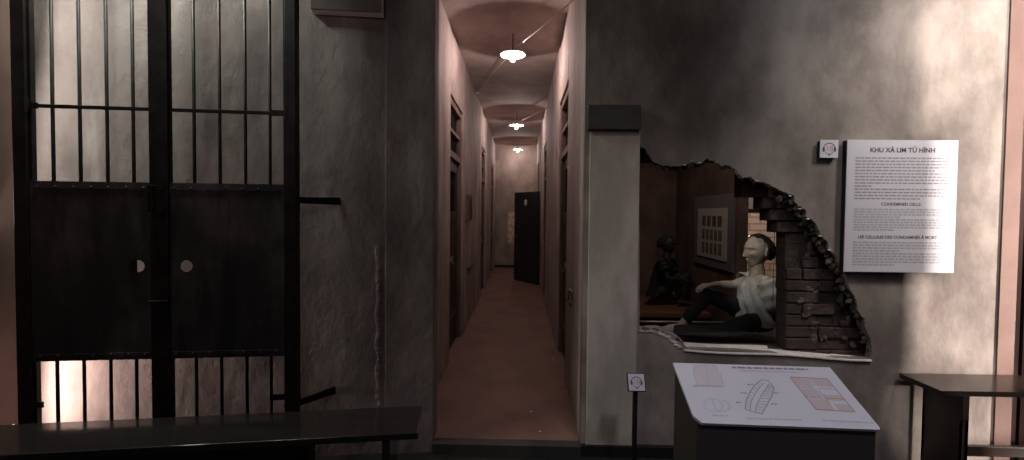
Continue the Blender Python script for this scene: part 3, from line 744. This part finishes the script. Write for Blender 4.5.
# rough broken render along the edges of the hole (between plaster skin and brick)
bm = bmesh.new()
for i, (x, y) in enumerate(base_hole[:-1]):
    x2, y2 = base_hole[i+1]
    if y > 345 and x > 684: continue
    n_ = max(1, int(math.hypot(x2-x, y2-y)/(3.5 if x < 770 else 1.3)))
    for k in range(n_):
        t_ = (k+random.random())/n_; px_ = x+(x2-x)*t_; py_ = y+(y2-y)*t_
        # inward direction
        cx_, cy_ = 740, 265
        dx, dy = cx_-px_, cy_-py_; dl = math.hypot(dx, dy); s_ = random.uniform(-1.0, 3.0) if px_ < 770 else random.uniform(-1.0, 9.0)
        p = at(px_+dx/dl*s_, py_+dy/dl*s_, WY+random.uniform(.02,.06))
        if px_ < 642: p.x += .02
        ball(bm, p, random.uniform(.010,.022), (random.uniform(.8,1.5), .8, random.uniform(.6,1)), 7, Matrix.Rotation(random.random()*3, 4, 'Y'))
for v in bm.verts: v.co += Vector((noise.noise(v.co*40), noise.noise(v.co*43+Vector((3,0,0))), noise.noise(v.co*38+Vector((0,5,0)))))*.006
struct(tobj('trim_6', bm, 'rubble'))
# lumps spread over the brick face towards the right of the hole
bm = bmesh.new()
for i in range(70):
    t_ = random.random(); 
    px_ = random.uniform(800, 870); py_ = random.uniform(190, 345)
    p = at(px_, py_, BY)
    if not inpoly(p.x, p.z, [fp(a, b, BY) for a, b in base_hole]) or inpoly(p.x-.05, p.z, inner): continue
    ball(bm, p+Vector((0,.0,0)), random.uniform(.012,.03), (1.3,.35,.7), 7, Matrix.Rotation(random.random()*3, 4, 'Y'))
for v in bm.verts: v.co += Vector((noise.noise(v.co*30), noise.noise(v.co*33+Vector((3,0,0))), noise.noise(v.co*38+Vector((0,5,0)))))*.010
struct(tobj('trim_7', bm, 'rubble'))
# whitish fresh plaster edge along lower left and bottom
bm = bmesh.new()
edge_px = [(638,330),(643,331.5),(650,331),(656,332.5),(662,334.5),(668,338),(673,342),(677,345.5),(681,348)]
for (x, y), (x2, y2) in zip(edge_px, edge_px[1:]):
    for k in range(8):
        t_ = k/8; p = at(x+(x2-x)*t_, y+(y2-y)*t_+random.uniform(-.8,.8), WY-.002); p.x = max(p.x, at(640,300,WY).x)
        ball(bm, p, random.uniform(.005,.010), (1.8,.7,.7), 7)
for (x, y) in ((685,165),(692,161),(700,163),(716,162),(757,181),(790,196),(808,219),(820,236),(829,250),(800,209)):
    ball(bm, at(x, y, WY-.002), .008, (1.4,1,.7), 7)
struct(tobj('trim_8', bm, 'chip'))
# sill: thick light render ledge
ztl = fp(690,348.5)[1]; ztr = fp(870,359)[1]; xl_ = fp(684,346)[0]; xr_ = fp(871,358)[0]
bm = bmesh.new()
nS = 24; rows = []
for i in range(nS+1):
    t_ = i/nS; x = xl_+(xr_-xl_)*t_; z = fp(690+(870-690)*t_, 349.2+10.0*t_+.8*math.sin(t_*9))[1]
    yf2 = WY-.012; dpth = .17 if t_ < .6 else .17-.12*(t_-.6)/.4
    rows.append([Vector((x, yf2, z-.012)), Vector((x, yf2, z)), Vector((x, yf2+dpth, z+.004+.004*noise.noise(Vector((x*6,0,0))))), Vector((x, yf2+dpth, z-.012))])
vr = [[bm.verts.new(p) for p in rw] for rw in rows]
for a, b in zip(vr, vr[1:]):
    for j in range(4): bm.faces.new((a[j], a[(j+1)%4], b[(j+1)%4], b[j]))
bm.faces.new(vr[0]); bm.faces.new(vr[-1][::-1])
struct(tobj('trim_9', bm, 'sill', bevel=.003))
# brown rubble infill under lower-left edge (seen behind the plaster skin) + wall core below the opening
bm = bmesh.new(); zz = fp(640,347,BY)[1]-.03
box(bm, at(636,212,BY).x-.05, 2.75, BY-.02, BY+.13, 0, zz)
struct(tobj('wall_core_below', bm, 'rubble'))
bm = bmesh.new()
pts = [(634,331),(650,328),(661,328),(668,332),(679,337),(683,341),(684,350),(634,350)]
prism(bm, [at(x, y, WY+.05) for (x, y) in pts], (0,.07,0)); struct(tobj('trim_10', bm, 'facade_l', bevel=.006))
# ------------------------------------------------------------------ the cell behind
IX = .755
bm = bmesh.new(); box(bm, .70, IX, BY+.12, 5.6, 0, 3.0); struct(tobj('wall_cell_left', bm, 'cellwall'))
bm = bmesh.new(); box(bm, .70, 2.0, 5.6, 5.7, 0, 3.0); struct(tobj('wall_cell_back', bm, 'cellwall'))
pe = at(735.5, 230, 4.0)
bm = bmesh.new(); box(bm, 2.0, 2.1, 4.02, 5.7, 0, 3.0); struct(tobj('wall_cell_partition', bm, 'cellwall'))
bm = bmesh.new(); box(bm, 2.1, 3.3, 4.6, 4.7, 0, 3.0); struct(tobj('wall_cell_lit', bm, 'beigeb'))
bm = bmesh.new(); box(bm, 3.3, 3.4, WY+.1, 4.7, 0, 3.0); struct(tobj('wall_cell_right', bm, 'cellwall'))
bm = bmesh.new(); box(bm, .70, 3.4, WY+.06, 5.7, 3.0, 3.1); struct(tobj('ceiling_cell', bm, 'cellwall'))
bm = bmesh.new(); box(bm, .70, 3.4, WY+.2, 5.7, -.1, 0); struct(tobj('floor_cell', bm, 'cellfloor'))
# grey band on lit wall + post
bm = bmesh.new(); zg = at(745,209,4.59).z; zg2 = at(745,197,4.59).z; box(bm, 2.1, 3.3, 4.575, 4.6, zg, zg+.6); struct(tobj('trim_11', bm, 'greyboard'))
xg = at(744.8, 230, 4.56).x; bm = bmesh.new(); box(bm, xg-.012, xg+.012, 4.55, 4.6, 0, zg+.5); struct(tobj('trim_12', bm, 'framewood'))
# lamp glint above the head
gp_ = at(753.5, 236.5, 4.5)
r = empty('wall_lamp', (gp_.x, 4.6, gp_.z)); tag(r, 'tiny lit lamp on the pale brick wall above the seated figure', 'lamp')
bm = bmesh.new(); ball(bm, gp_+Vector((0,.03,0)), .022, (1.6,.8,.6), 10); tobj('glass', bm, emit('small lamp glow', (1,.85,.7), 2.0), r, smooth=True)
bm = bmesh.new(); box(bm, gp_.x-.03, gp_.x+.03, 4.56, 4.6, gp_.z-.02, gp_.z+.02); tobj('bracket', bm, 'greyboard', r)
# grey board + poster on partition
PX = 2.0
q = [at_x(704,198,PX-.02), at_x(733.5,193.5,PX-.02)]
byn, byf = 4.05, 4.95
ztop = q[1].z
r = empty('exhibit_board', (PX, 4.5, .9)); tag(r, 'grey board on the dark inner partition seen through the broken wall', 'board')
bm = bmesh.new(); box(bm, PX-.02, PX, byn, byf, .95, ztop); tobj('board', bm, 'greyboard', r, bevel=.003)
pn = at_x(727,208,PX-.03); pf = at_x(698,212,PX-.03); pb_ = at_x(727,262,PX-.03)
def PP(u, v, o=0): return Vector((PX-.03-o, pf.y+(pn.y-pf.y)*u, pn.z+(pb_.z-pn.z)*v))
r = empty('photo_poster', PP(.5,1)); tag(r, 'pale poster with rows of small dark portraits fixed to the grey board', 'poster')
bm = bmesh.new(); prism(bm, [PP(0,0),PP(1,0),PP(1,1),PP(0,1)], (.009,0,0)); ps = tobj('sheet', bm, 'poster', r)
for row, (v0, v1, m_, n_) in enumerate(((.15,.36,'photo',4),(.43,.64,'photomid',5),(.69,.92,'photomid',5))):
    for i in range(n_):
        w = .72/n_; u0 = .18+i*w; bm = bmesh.new()
        prism(bm, [PP(u0,v0,.002),PP(u0+w*.72,v0,.002),PP(u0+w*.72,v1,.002),PP(u0,v1,.002)], (.0015,0,0)); tobj('portrait', bm, m_, ps)
# sleeping platforms
r = empty('sleeping_platform', (1.3,5.0,0)); tag(r, 'brown plank sleeping platform at the back of the cell under the dark figure', 'platform')
bm = bmesh.new()
for i in range(7): box(bm, IX+.002, 1.998, 4.5+i*.155, 4.5+i*.155+.15, .41, .46)
tobj('planks', bm, 'plat', r, bevel=.004)
bm = bmesh.new(); box(bm, IX+.005, 1.995, 4.56, 5.58, 0, .41); tobj('base', bm, 'platdark', r)
r = empty('front_platform', (1.8,3.6,0)); tag(r, 'black sleeping platform under the pale shirted figure, just behind the broken wall', 'platform')
bm = bmesh.new()
for i in range(6): box(bm, IX+.002, 3.28, 3.1+i*.15, 3.1+i*.15+.146, .42, .46)
tobj('planks', bm, 'platdark', r, bevel=.004)
bm = bmesh.new(); box(bm, IX+.005, 3.27, 3.13, 3.97, 0, .42); tobj('base', bm, 'platdark', r)
# shackle bar
r = empty('shackle_bar', (1.3,3.95,.46)); tag(r, 'long thin iron shackle bar lying along the front platform', 'bar')
bm = bmesh.new(); tube(bm, (.8,3.93,.51), (1.95,3.93,.51), .012); tobj('rod', bm, 'steel', r, smooth=True)
for x in (.9, 1.4, 1.85):
    bm = bmesh.new(); box(bm, x-.02, x+.02, 3.905, 3.955, .46, .50); tobj('support', bm, 'iron', r)
# glass sheet behind the opening
bm = bmesh.new(); box(bm, IX+.003, at(775.5,212,3.02).x, 3.02, 3.026, 0.0, 2.4)
tag(tobj('glass_sheet', bm, pane_glass('clear glass')), 'clear protective glass sheet standing inside the broken opening', 'glass')
# ------------------------------------------------------------------ the figures
def head_bm(bm, c, rot, s=1.0):
    """realistic head, local: face towards -Y, up Z, height ~.23*s, centre c"""
    tmp = bmesh.new(); bmesh.ops.create_uvsphere(tmp, u_segments=64, v_segments=48, radius=1)
    g = lambda x, m, w: math.exp(-((x-m)/w)**2)
    for v in tmp.verts:
        x, y, z = v.co
        # cranium + jaw
        jaw = 1-.30*max(0, -z)**1.3
        X = x*.074*jaw*(1+.04*g(z,.35,.4)); Y = y*.094; Z = z*.118
        if y < 0:
            Y *= 1-.10*max(0, z-.2)                     # forehead slope
        if y > 0: Y *= 1-.45*max(0, -z-.1); Z += .0
        fy = max(0, -y)
        if y < -.2:
            d = 0
            d += .012*g(x,0,.5)*g(z,.22,.10)             # brow
            d -= .016*(g(x,.38,.20)+g(x,-.38,.20))*g(z,.05,.12)   # sockets
            d += .010*(g(x,.38,.13)+g(x,-.38,.13))*g(z,.03,.07)   # eyeballs/lids
            nb = g(x,0,.13)
            if -.38 < z < .18: d += .030*nb*((.18-z)/.56)**1.1+.004*nb
            d += .008*(g(x,.17,.07)+g(x,-.17,.07))*g(z,-.33,.06)  # nostrils
            d += .009*(g(x,.50,.18)+g(x,-.50,.18))*g(z,-.18,.14)  # cheek bones
            d -= .012*(g(x,.48,.18)+g(x,-.48,.18))*g(z,-.52,.16)  # hollow cheeks
            d += .012*g(x,0,.26)*g(z,-.52,.06)+.010*g(x,0,.24)*g(z,-.64,.055)   # lips
            d -= .004*g(x,0,.25)*g(z,-.58,.025)
            d += .016*g(x,0,.28)*g(z,-.86,.12)           # chin
            Y -= 1.5*d*min(1, fy*1.6)
        v.co = Vector((X, Y, Z))*s
    for sg in (-1, 1):  # ears
        bmesh.ops.create_uvsphere(tmp, u_segments=10, v_segments=8, radius=1, matrix=Matrix.Translation((sg*.074*s, .012*s, -.002*s)) @ Matrix.Rotation(sg*.35, 4, 'Z') @ Matrix.Diagonal((.009*s,.020*s,.032*s,1)))
    m = Matrix.Translation(c) @ rot
    bmesh.ops.transform(tmp, matrix=m, verts=tmp.verts)
    me = bpy.data.meshes.new('t'); tmp.to_mesh(me); tmp.free(); bm.from_mesh(me); bpy.data.meshes.remove(me)
def hair_bm(c, rot, s=1.0):
    tmp = bmesh.new(); bmesh.ops.create_uvsphere(tmp, u_segments=40, v_segments=28, radius=1)
    dele = []
    for v in tmp.verts:
        x, y, z = v.co
        line = .80 if y < -.35 else .80-1.25*(y+.35)
        if z < max(line, -.55)+.06*noise.noise(v.co*6): dele.append(v)
        k = 1.0+.05*noise.noise(v.co*7)
        bk = 1+.35*max(0, y)
        v.co = Vector((x*.084*bk, y*.103*bk+.002, z*.126))*s*k
    bmesh.ops.delete(tmp, geom=dele, context='VERTS')
    geom = bmesh.ops.solidify(tmp, geom=tmp.faces[:], thickness=.004*s)
    bmesh.ops.transform(tmp, matrix=Matrix.Translation(c) @ rot, verts=tmp.verts)
    return tmp
def hand(bm, w, d, up, s=1.0, curl=.3):
    """palm from wrist w along d, back-of-hand normal up; five fingers"""
    d = d.normalized(); up = (up-d*up.dot(d)).normalized(); sd = d.cross(up)
    for k in (-1.5,-.5,.5,1.5):
        capsule(bm, w+sd*k*.010*s, w+d*.085*s+sd*k*.021*s, .013*s, .010*s, 8)
    for k, ln in ((-1.5,.058),(-.5,.072),(.5,.078),(1.5,.068)):
        p = w+d*.085*s+sd*k*.021*s; a = 0; dd = d
        for seg in (.42,.32,.26):
            a += curl; dd = (d*math.cos(a)-up*math.sin(a)).normalized(); q = p+dd*ln*seg*s*1.05
            capsule(bm, p, q, .0085*s, .0075*s, 8); p = q
    p = w+d*.025*s+sd*.022*s; t1 = p+(d*.6+sd*.8-up*.2).normalized()*.042*s; t2 = t1+(d*.9+sd*.35-up*.3).normalized()*.032*s
    capsule(bm, p, t1, .012*s, .010*s, 8); capsule(bm, t1, t2, .010*s, .008*s, 8)
def foot(bm, an, d, s=1.0):
    d = d.normalized()
    capsule(bm, an-d*.03*s+Vector((0,0,-.02)), an+d*.10*s+Vector((0,0,-.03)), .036*s, .028*s, 12)
    sd = d.cross(Vector((0,0,1))).normalized()
    for k in (-2,-1,0,1,2): capsule(bm, an+d*.10*s+sd*k*.013*s+Vector((0,0,-.032)), an+d*(.165-.012*abs(k))*s+sd*k*.016*s+Vector((0,0,-.038)), .013*s, .010*s, 8)
def limb(bm, pts): 
    for (a, ra), (b, rb) in zip(pts, pts[1:]): capsule(bm, a, b, ra, rb, 14)
def finish_body(bm, vox=.0036):
    return modded(bm, 'body', [('REMESH', dict(mode='VOXEL', voxel_size=vox)), ('SMOOTH', dict(factor=.5, iterations=1))])
def figure(name, label, J, skin, hairm, cloth, trous, sc, shirt_amp, vox=.0036, facing=Vector((-1,0,0))):
    V = {k: Vector(v) for k, v in J.items() if len(v) == 3}
    r = empty(name, Vector((V['pelvis'].x, V['pelvis'].y, .46))); tag(r, label, 'statue')
    bm = bmesh.new()
    limb(bm, [(V['pelvis'],.10*sc),(V['waist'],.085*sc),(V['chest'],.105*sc),(V['neck0'],.06*sc),(V['neck1'],.045*sc)])
    sdv = (V['shL']-V['shR']).normalized()
    capsule(bm, V['shL'], V['shR'], .055*sc, .055*sc); capsule(bm, V['chest']+sdv*.07*sc, V['chest']-sdv*.07*sc, .095*sc, .095*sc)
    capsule(bm, V['hipL'], V['hipR'], .085*sc, .085*sc)
    for S in 'LR':
        limb(bm, [(V['sh'+S],.046*sc),(V['el'+S],.034*sc),((V['el'+S]*.65+V['wr'+S]*.35),.033*sc),(V['wr'+S],.022*sc)])
        hand(bm, V['wr'+S], V['hd'+S], V['hu'+S], sc, J.get('curl'+S, (.3,))[0])
        limb(bm, [(V['hip'+S],.072*sc),(V['kn'+S],.045*sc),((V['kn'+S]*.7+V['an'+S]*.3),.040*sc),(V['an'+S],.030*sc)])
        foot(bm, V['an'+S], V['ft'+S], sc)
    hrot = Matrix.Rotation(math.atan2(V['look'].y, V['look'].x)+PI/2, 4, 'Z') @ Matrix.Rotation(-V['look'].z, 4, 'X')
    head_bm(bm, V['head'], hrot, sc*1.06)
    tobj('body', finish_body(bm, vox), skin, r, smooth=True)
    tobj('hair', hair_bm(V['head'], hrot, sc*1.06), hairm, r, smooth=True)
    # shirt: loft from hem to shoulders round the spine, with draped folds, and open sleeves
    bm = bmesh.new(); n = 64; NR = 40; rings = []; NR = 56; n = 96
    fdir = facing; sdir = sdv
    spine = [V['pelvis']-Vector((0,0,.07)), V['waist'], V['chest'], V['neck0']]
    def sp(t):
        f = t*3; i = min(2, int(f)); return spine[i].lerp(spine[i+1], f-i)
    for j in range(NR+1):
        t = j/NR
        cc = sp(t)
        wx = (.165+.015*math.sin(t*3) if t < .72 else .165*(1-((t-.72)/.28)**2.2*.62))*sc
        wy = (.135 if t < .72 else .135*(1-((t-.72)/.28)**1.6*.48))*sc
        wx *= .93; wy *= .9
        if t < .25: wx *= 1+.34*(1-t/.25)**1.5; wy *= 1+.42*(1-t/.25)**1.5
        row = []
        for i in range(n):
            th = 2*PI*i/n; cs, sn = math.cos(th), math.sin(th)
            u = abs(sn)   # 0 at front/back, 1 at sides
            camside = .5+.5*math.cos(th-1.1)      # strongest folds on the front and the near side
            ph = 12*th + 13*t + 2.5*math.sin(2.6*t+th)
            fold = shirt_amp*(1-2*abs(math.sin(ph*.5))**.8+.3*math.sin(ph*.53+th*2))*(camside*.9+.25)*(1-max(0,(t-.8)/.2))
            fold += .006*noise.noise(Vector((cs*2, sn*2, t*6)))
            rr_x = wy*(1+0)+fold; rr_y = wx+fold
            row.append(bm.verts.new(cc + fdir*cs*rr_x + sdir*sn*rr_y))
        rings.append(row)
    for a, b in zip(rings, rings[1:]):
        for i in range(n): bm.faces.new((a[i], a[(i+1)%n], b[(i+1)%n], b[i]))
    shirt = modded(bm, 'shirt', [('SOLIDIFY', dict(thickness=.006)), ('SUBSURF', dict(levels=1, render_levels=1))])
    sh = tobj('shirt', shirt, cloth, r, smooth=True)
    for S in 'LR':
        bm = bmesh.new(); a = V['sh'+S]+(V['sh'+S]-V['el'+S]).normalized()*.02; b = V['sh'+S].lerp(V['el'+S], J.get('slv'+S, (.8,))[0])
        d = (b-a).normalized(); p_ = d.orthogonal().normalized(); q_ = d.cross(p_); rg = []
        for j in range(15):
            t = j/14; rad = (.066+.012*t+.006*math.sin(t*16))*sc
            rg.append([bm.verts.new(a.lerp(b, t)+(p_*math.cos(2*PI*i/24)+q_*math.sin(2*PI*i/24))*(rad+.005*math.sin(i*1.6+t*5))) for i in range(24)])
        for x, y in zip(rg, rg[1:]):
            for i in range(24): bm.faces.new((x[i], x[(i+1)%24], y[(i+1)%24], y[i]))
        tobj('sleeve', modded(bm, 's', [('SOLIDIFY', dict(thickness=.005))]), cloth, sh, smooth=True)
    # trousers
    bm = bmesh.new(); capsule(bm, V['hipL'], V['hipR'], .09*sc, .09*sc)
    capsule(bm, V['pelvis'], V['waist'].lerp(V['pelvis'], .6), .112*sc, .10*sc)
    for S in 'LR': limb(bm, [(V['hip'+S],.085*sc),(V['kn'+S],.056*sc),(V['kn'+S].lerp(V['an'+S], .75),.046*sc)])
    tr = modded(bm, 't', [('REMESH', dict(mode='VOXEL', voxel_size=.008)), ('SMOOTH', dict(factor=.5, iterations=4))])
    for v in tr.verts: v.co += Vector((noise.noise(v.co*14), noise.noise(v.co*14+Vector((5,0,0))), noise.noise(v.co*14+Vector((0,5,0)))))*.006
    tobj('trousers', tr, trous, r, smooth=True)
    return r
SYY = 3.62
def SP(px, py, dy=0): return at(px, py, SYY+dy)
pel = SP(757,316); 
J = dict(pelvis=pel, waist=SP(756,305), chest=SP(757,290), neck0=SP(757,277), neck1=SP(757,264),
         shL=SP(767,283,-.15), shR=SP(748,281,.15), elL=SP(780,312,-.22), wrL=SP(783,338,-.17), hdL=(.5,-.3,-.1), huL=(0,0,1), curlL=(.08,), slvL=(.9,),
         elR=SP(733,285,.13), wrR=SP(715,284,.06), hdR=(-1,-.1,-.12), huR=(0,0,1), curlR=(.35,), slvR=(.35,),
         hipL=pel+Vector((0,-.09,-.01)), hipR=pel+Vector((0,.09,-.01)),
         knL=(pel.x-.40,SYY-.16,.545), anL=(pel.x-.78,SYY-.05,.535), ftL=(-.5,.0,.0),
         knR=(pel.x-.34,SYY+.14,.80), anR=(pel.x-.56,SYY+.18,.52), ftR=(-1,0,0),
         head=SP(757,251,0), look=(-1,-.36,.02))
figure('seated_prisoner', 'seated prisoner figure in a pale grey draped shirt facing left, one arm propped behind', J, 'skin', 'hair', 'cloth', 'trousers', 1.1, .015)
FY = 4.95
def FPt(px, py, dy=0): return at(px, py, FY+dy)
p2 = FPt(659,290)
J2 = dict(pelvis=p2, waist=FPt(661,280), chest=FPt(664,268), neck0=FPt(666,258), neck1=FPt(667,252),
          shL=FPt(662,262,-.15), shR=FPt(670,262,.15), elL=FPt(668,279,-.22), wrL=FPt(681,279,-.14), hdL=(1,.3,-.2), huL=(0,0,1), curlL=(.4,), slvL=(.5,),
          elR=FPt(677,277,.18), wrR=FPt(684,278,.08), hdR=(1,-.2,-.3), huR=(0,0,1), curlR=(.4,), slvR=(.5,),
          hipL=p2+Vector((0,-.08,0)), hipR=p2+Vector((0,.08,0)),
          knL=(p2.x+.27,FY-.12,.80), anL=(p2.x+.22,FY-.12,.53), ftL=(1,-.1,0), knR=(p2.x+.28,FY+.12,.78), anR=(p2.x+.26,FY+.12,.53), ftR=(1,.1,0),
          head=FPt(668,244.5), look=(1,-.7,-.1))
figure('crouched_prisoner', 'small dark seated prisoner figure hugging its knees on the back platform', J2, 'darkskin', 'hair', 'darkcloth', 'darkcloth', .86, .008, .006, Vector((1,0,0)))
# ------------------------------------------------------------------ lights
def area(name, loc, target, sx, sy, e, col, spread=PI):
    l = bpy.data.lights.new(name, 'AREA'); l.shape = 'RECTANGLE'; l.size = sx; l.size_y = sy; l.energy = e; l.color = col; l.spread = spread
    o = bpy.data.objects.new(name, l); o.location = loc; C.objects.link(o)
    d = (Vector(target)-Vector(loc)); o.rotation_euler = d.to_track_quat('-Z', 'Y').to_euler(); return o
def spot(name, loc, target, e, col, ang, blend=.6, rad=.04):
    l = bpy.data.lights.new(name, 'SPOT'); l.energy = e; l.color = col; l.spot_size = R(ang); l.spot_blend = blend; l.shadow_soft_size = rad
    o = bpy.data.objects.new(name, l); o.location = loc; C.objects.link(o)
    d = (Vector(target)-Vector(loc)); o.rotation_euler = d.to_track_quat('-Z', 'Y').to_euler(); return o
# strip light from the right, cut off by the added unseen blocker wall
area('side_light', (4.8, 1.57, 1.15), (2.9, 2.74, 1.15), .05, 2.5, 270, (1,.87,.78))
spot('low_wash', (2.95, .35, .9), (2.78, 2.77, .28), 95, (1,.88,.80), 22, .45, .05)  # added unseen fill, lightens the bench leg's shadow low on the wall
spot('wash_right', (3.1, 1.5, 3.8), (3.0, 2.77, 2.5), 400, (1,.91,.82), 80, 1, .25)
spot('wash_upper', (2.0, 1.0, 3.8), (2.5, 2.77, 2.5), 85, (.88,.93,1), 75, 1, .25)
spot('wash_pilaster', (.62, .8, 3.7), (.65, 2.77, 1.2), 40, (1,.93,.88), 34, .9, .15)
spot('panel_light', (1.3, .1, 3.7), (1.1, 1.7, .8), 110, (.88,.86,1), 55, 1, .15)
# behind the gate: lamps on the side
area('gate_top', (-2.3, 2.42, 3.5), (-2.0, 2.62, 1.6), 1.1, .06, 66, (.93,1,.90))
area('gate_side', (-2.80, 2.33, 2.2), (-2.25, 2.64, 2.1), .05, 1.6, 4.5, (1,.95,.86))
area('gate_low', (-2.80, 2.33, .50), (-2.25, 2.64, .45), .06, .7, 9, (1,.76,.67))
# cell
spot('cell_spot', (1.15, 3.0, 1.9), (2.0, 3.60, 1.0), 290, (1,.91,.80), 30, .6, .03)
spot('cell_wall_lamp', (2.7, 3.9, 2.7), (2.5, 4.6, 1.2), 85, (1,.85,.72), 75, .8, .05)
spot('cell_fill', (1.3, 3.5, 2.85), (1.5, 5.0, .9), 27, (1,.86,.78), 100, 1, .1)
# general dim gallery light
area('gallery_fill', (-.6, -1.2, 3.6), (-.8, 2.7, 1.2), 3, 1.0, 12.5, (1,.87,.88))
w = bpy.data.worlds.new('World'); bpy.context.scene.world = w; w.use_nodes = True
w.node_tree.nodes['Background'].inputs[0].default_value = (.9,.85,.85,1); w.node_tree.nodes['Background'].inputs[1].default_value = .01
sc_ = bpy.context.scene
sc_.view_settings.view_transform = 'Standard'; sc_.view_settings.look = 'None'; sc_.view_settings.gamma = 1; sc_.view_settings.use_curve_mapping = False
sc_.view_settings.exposure = 0
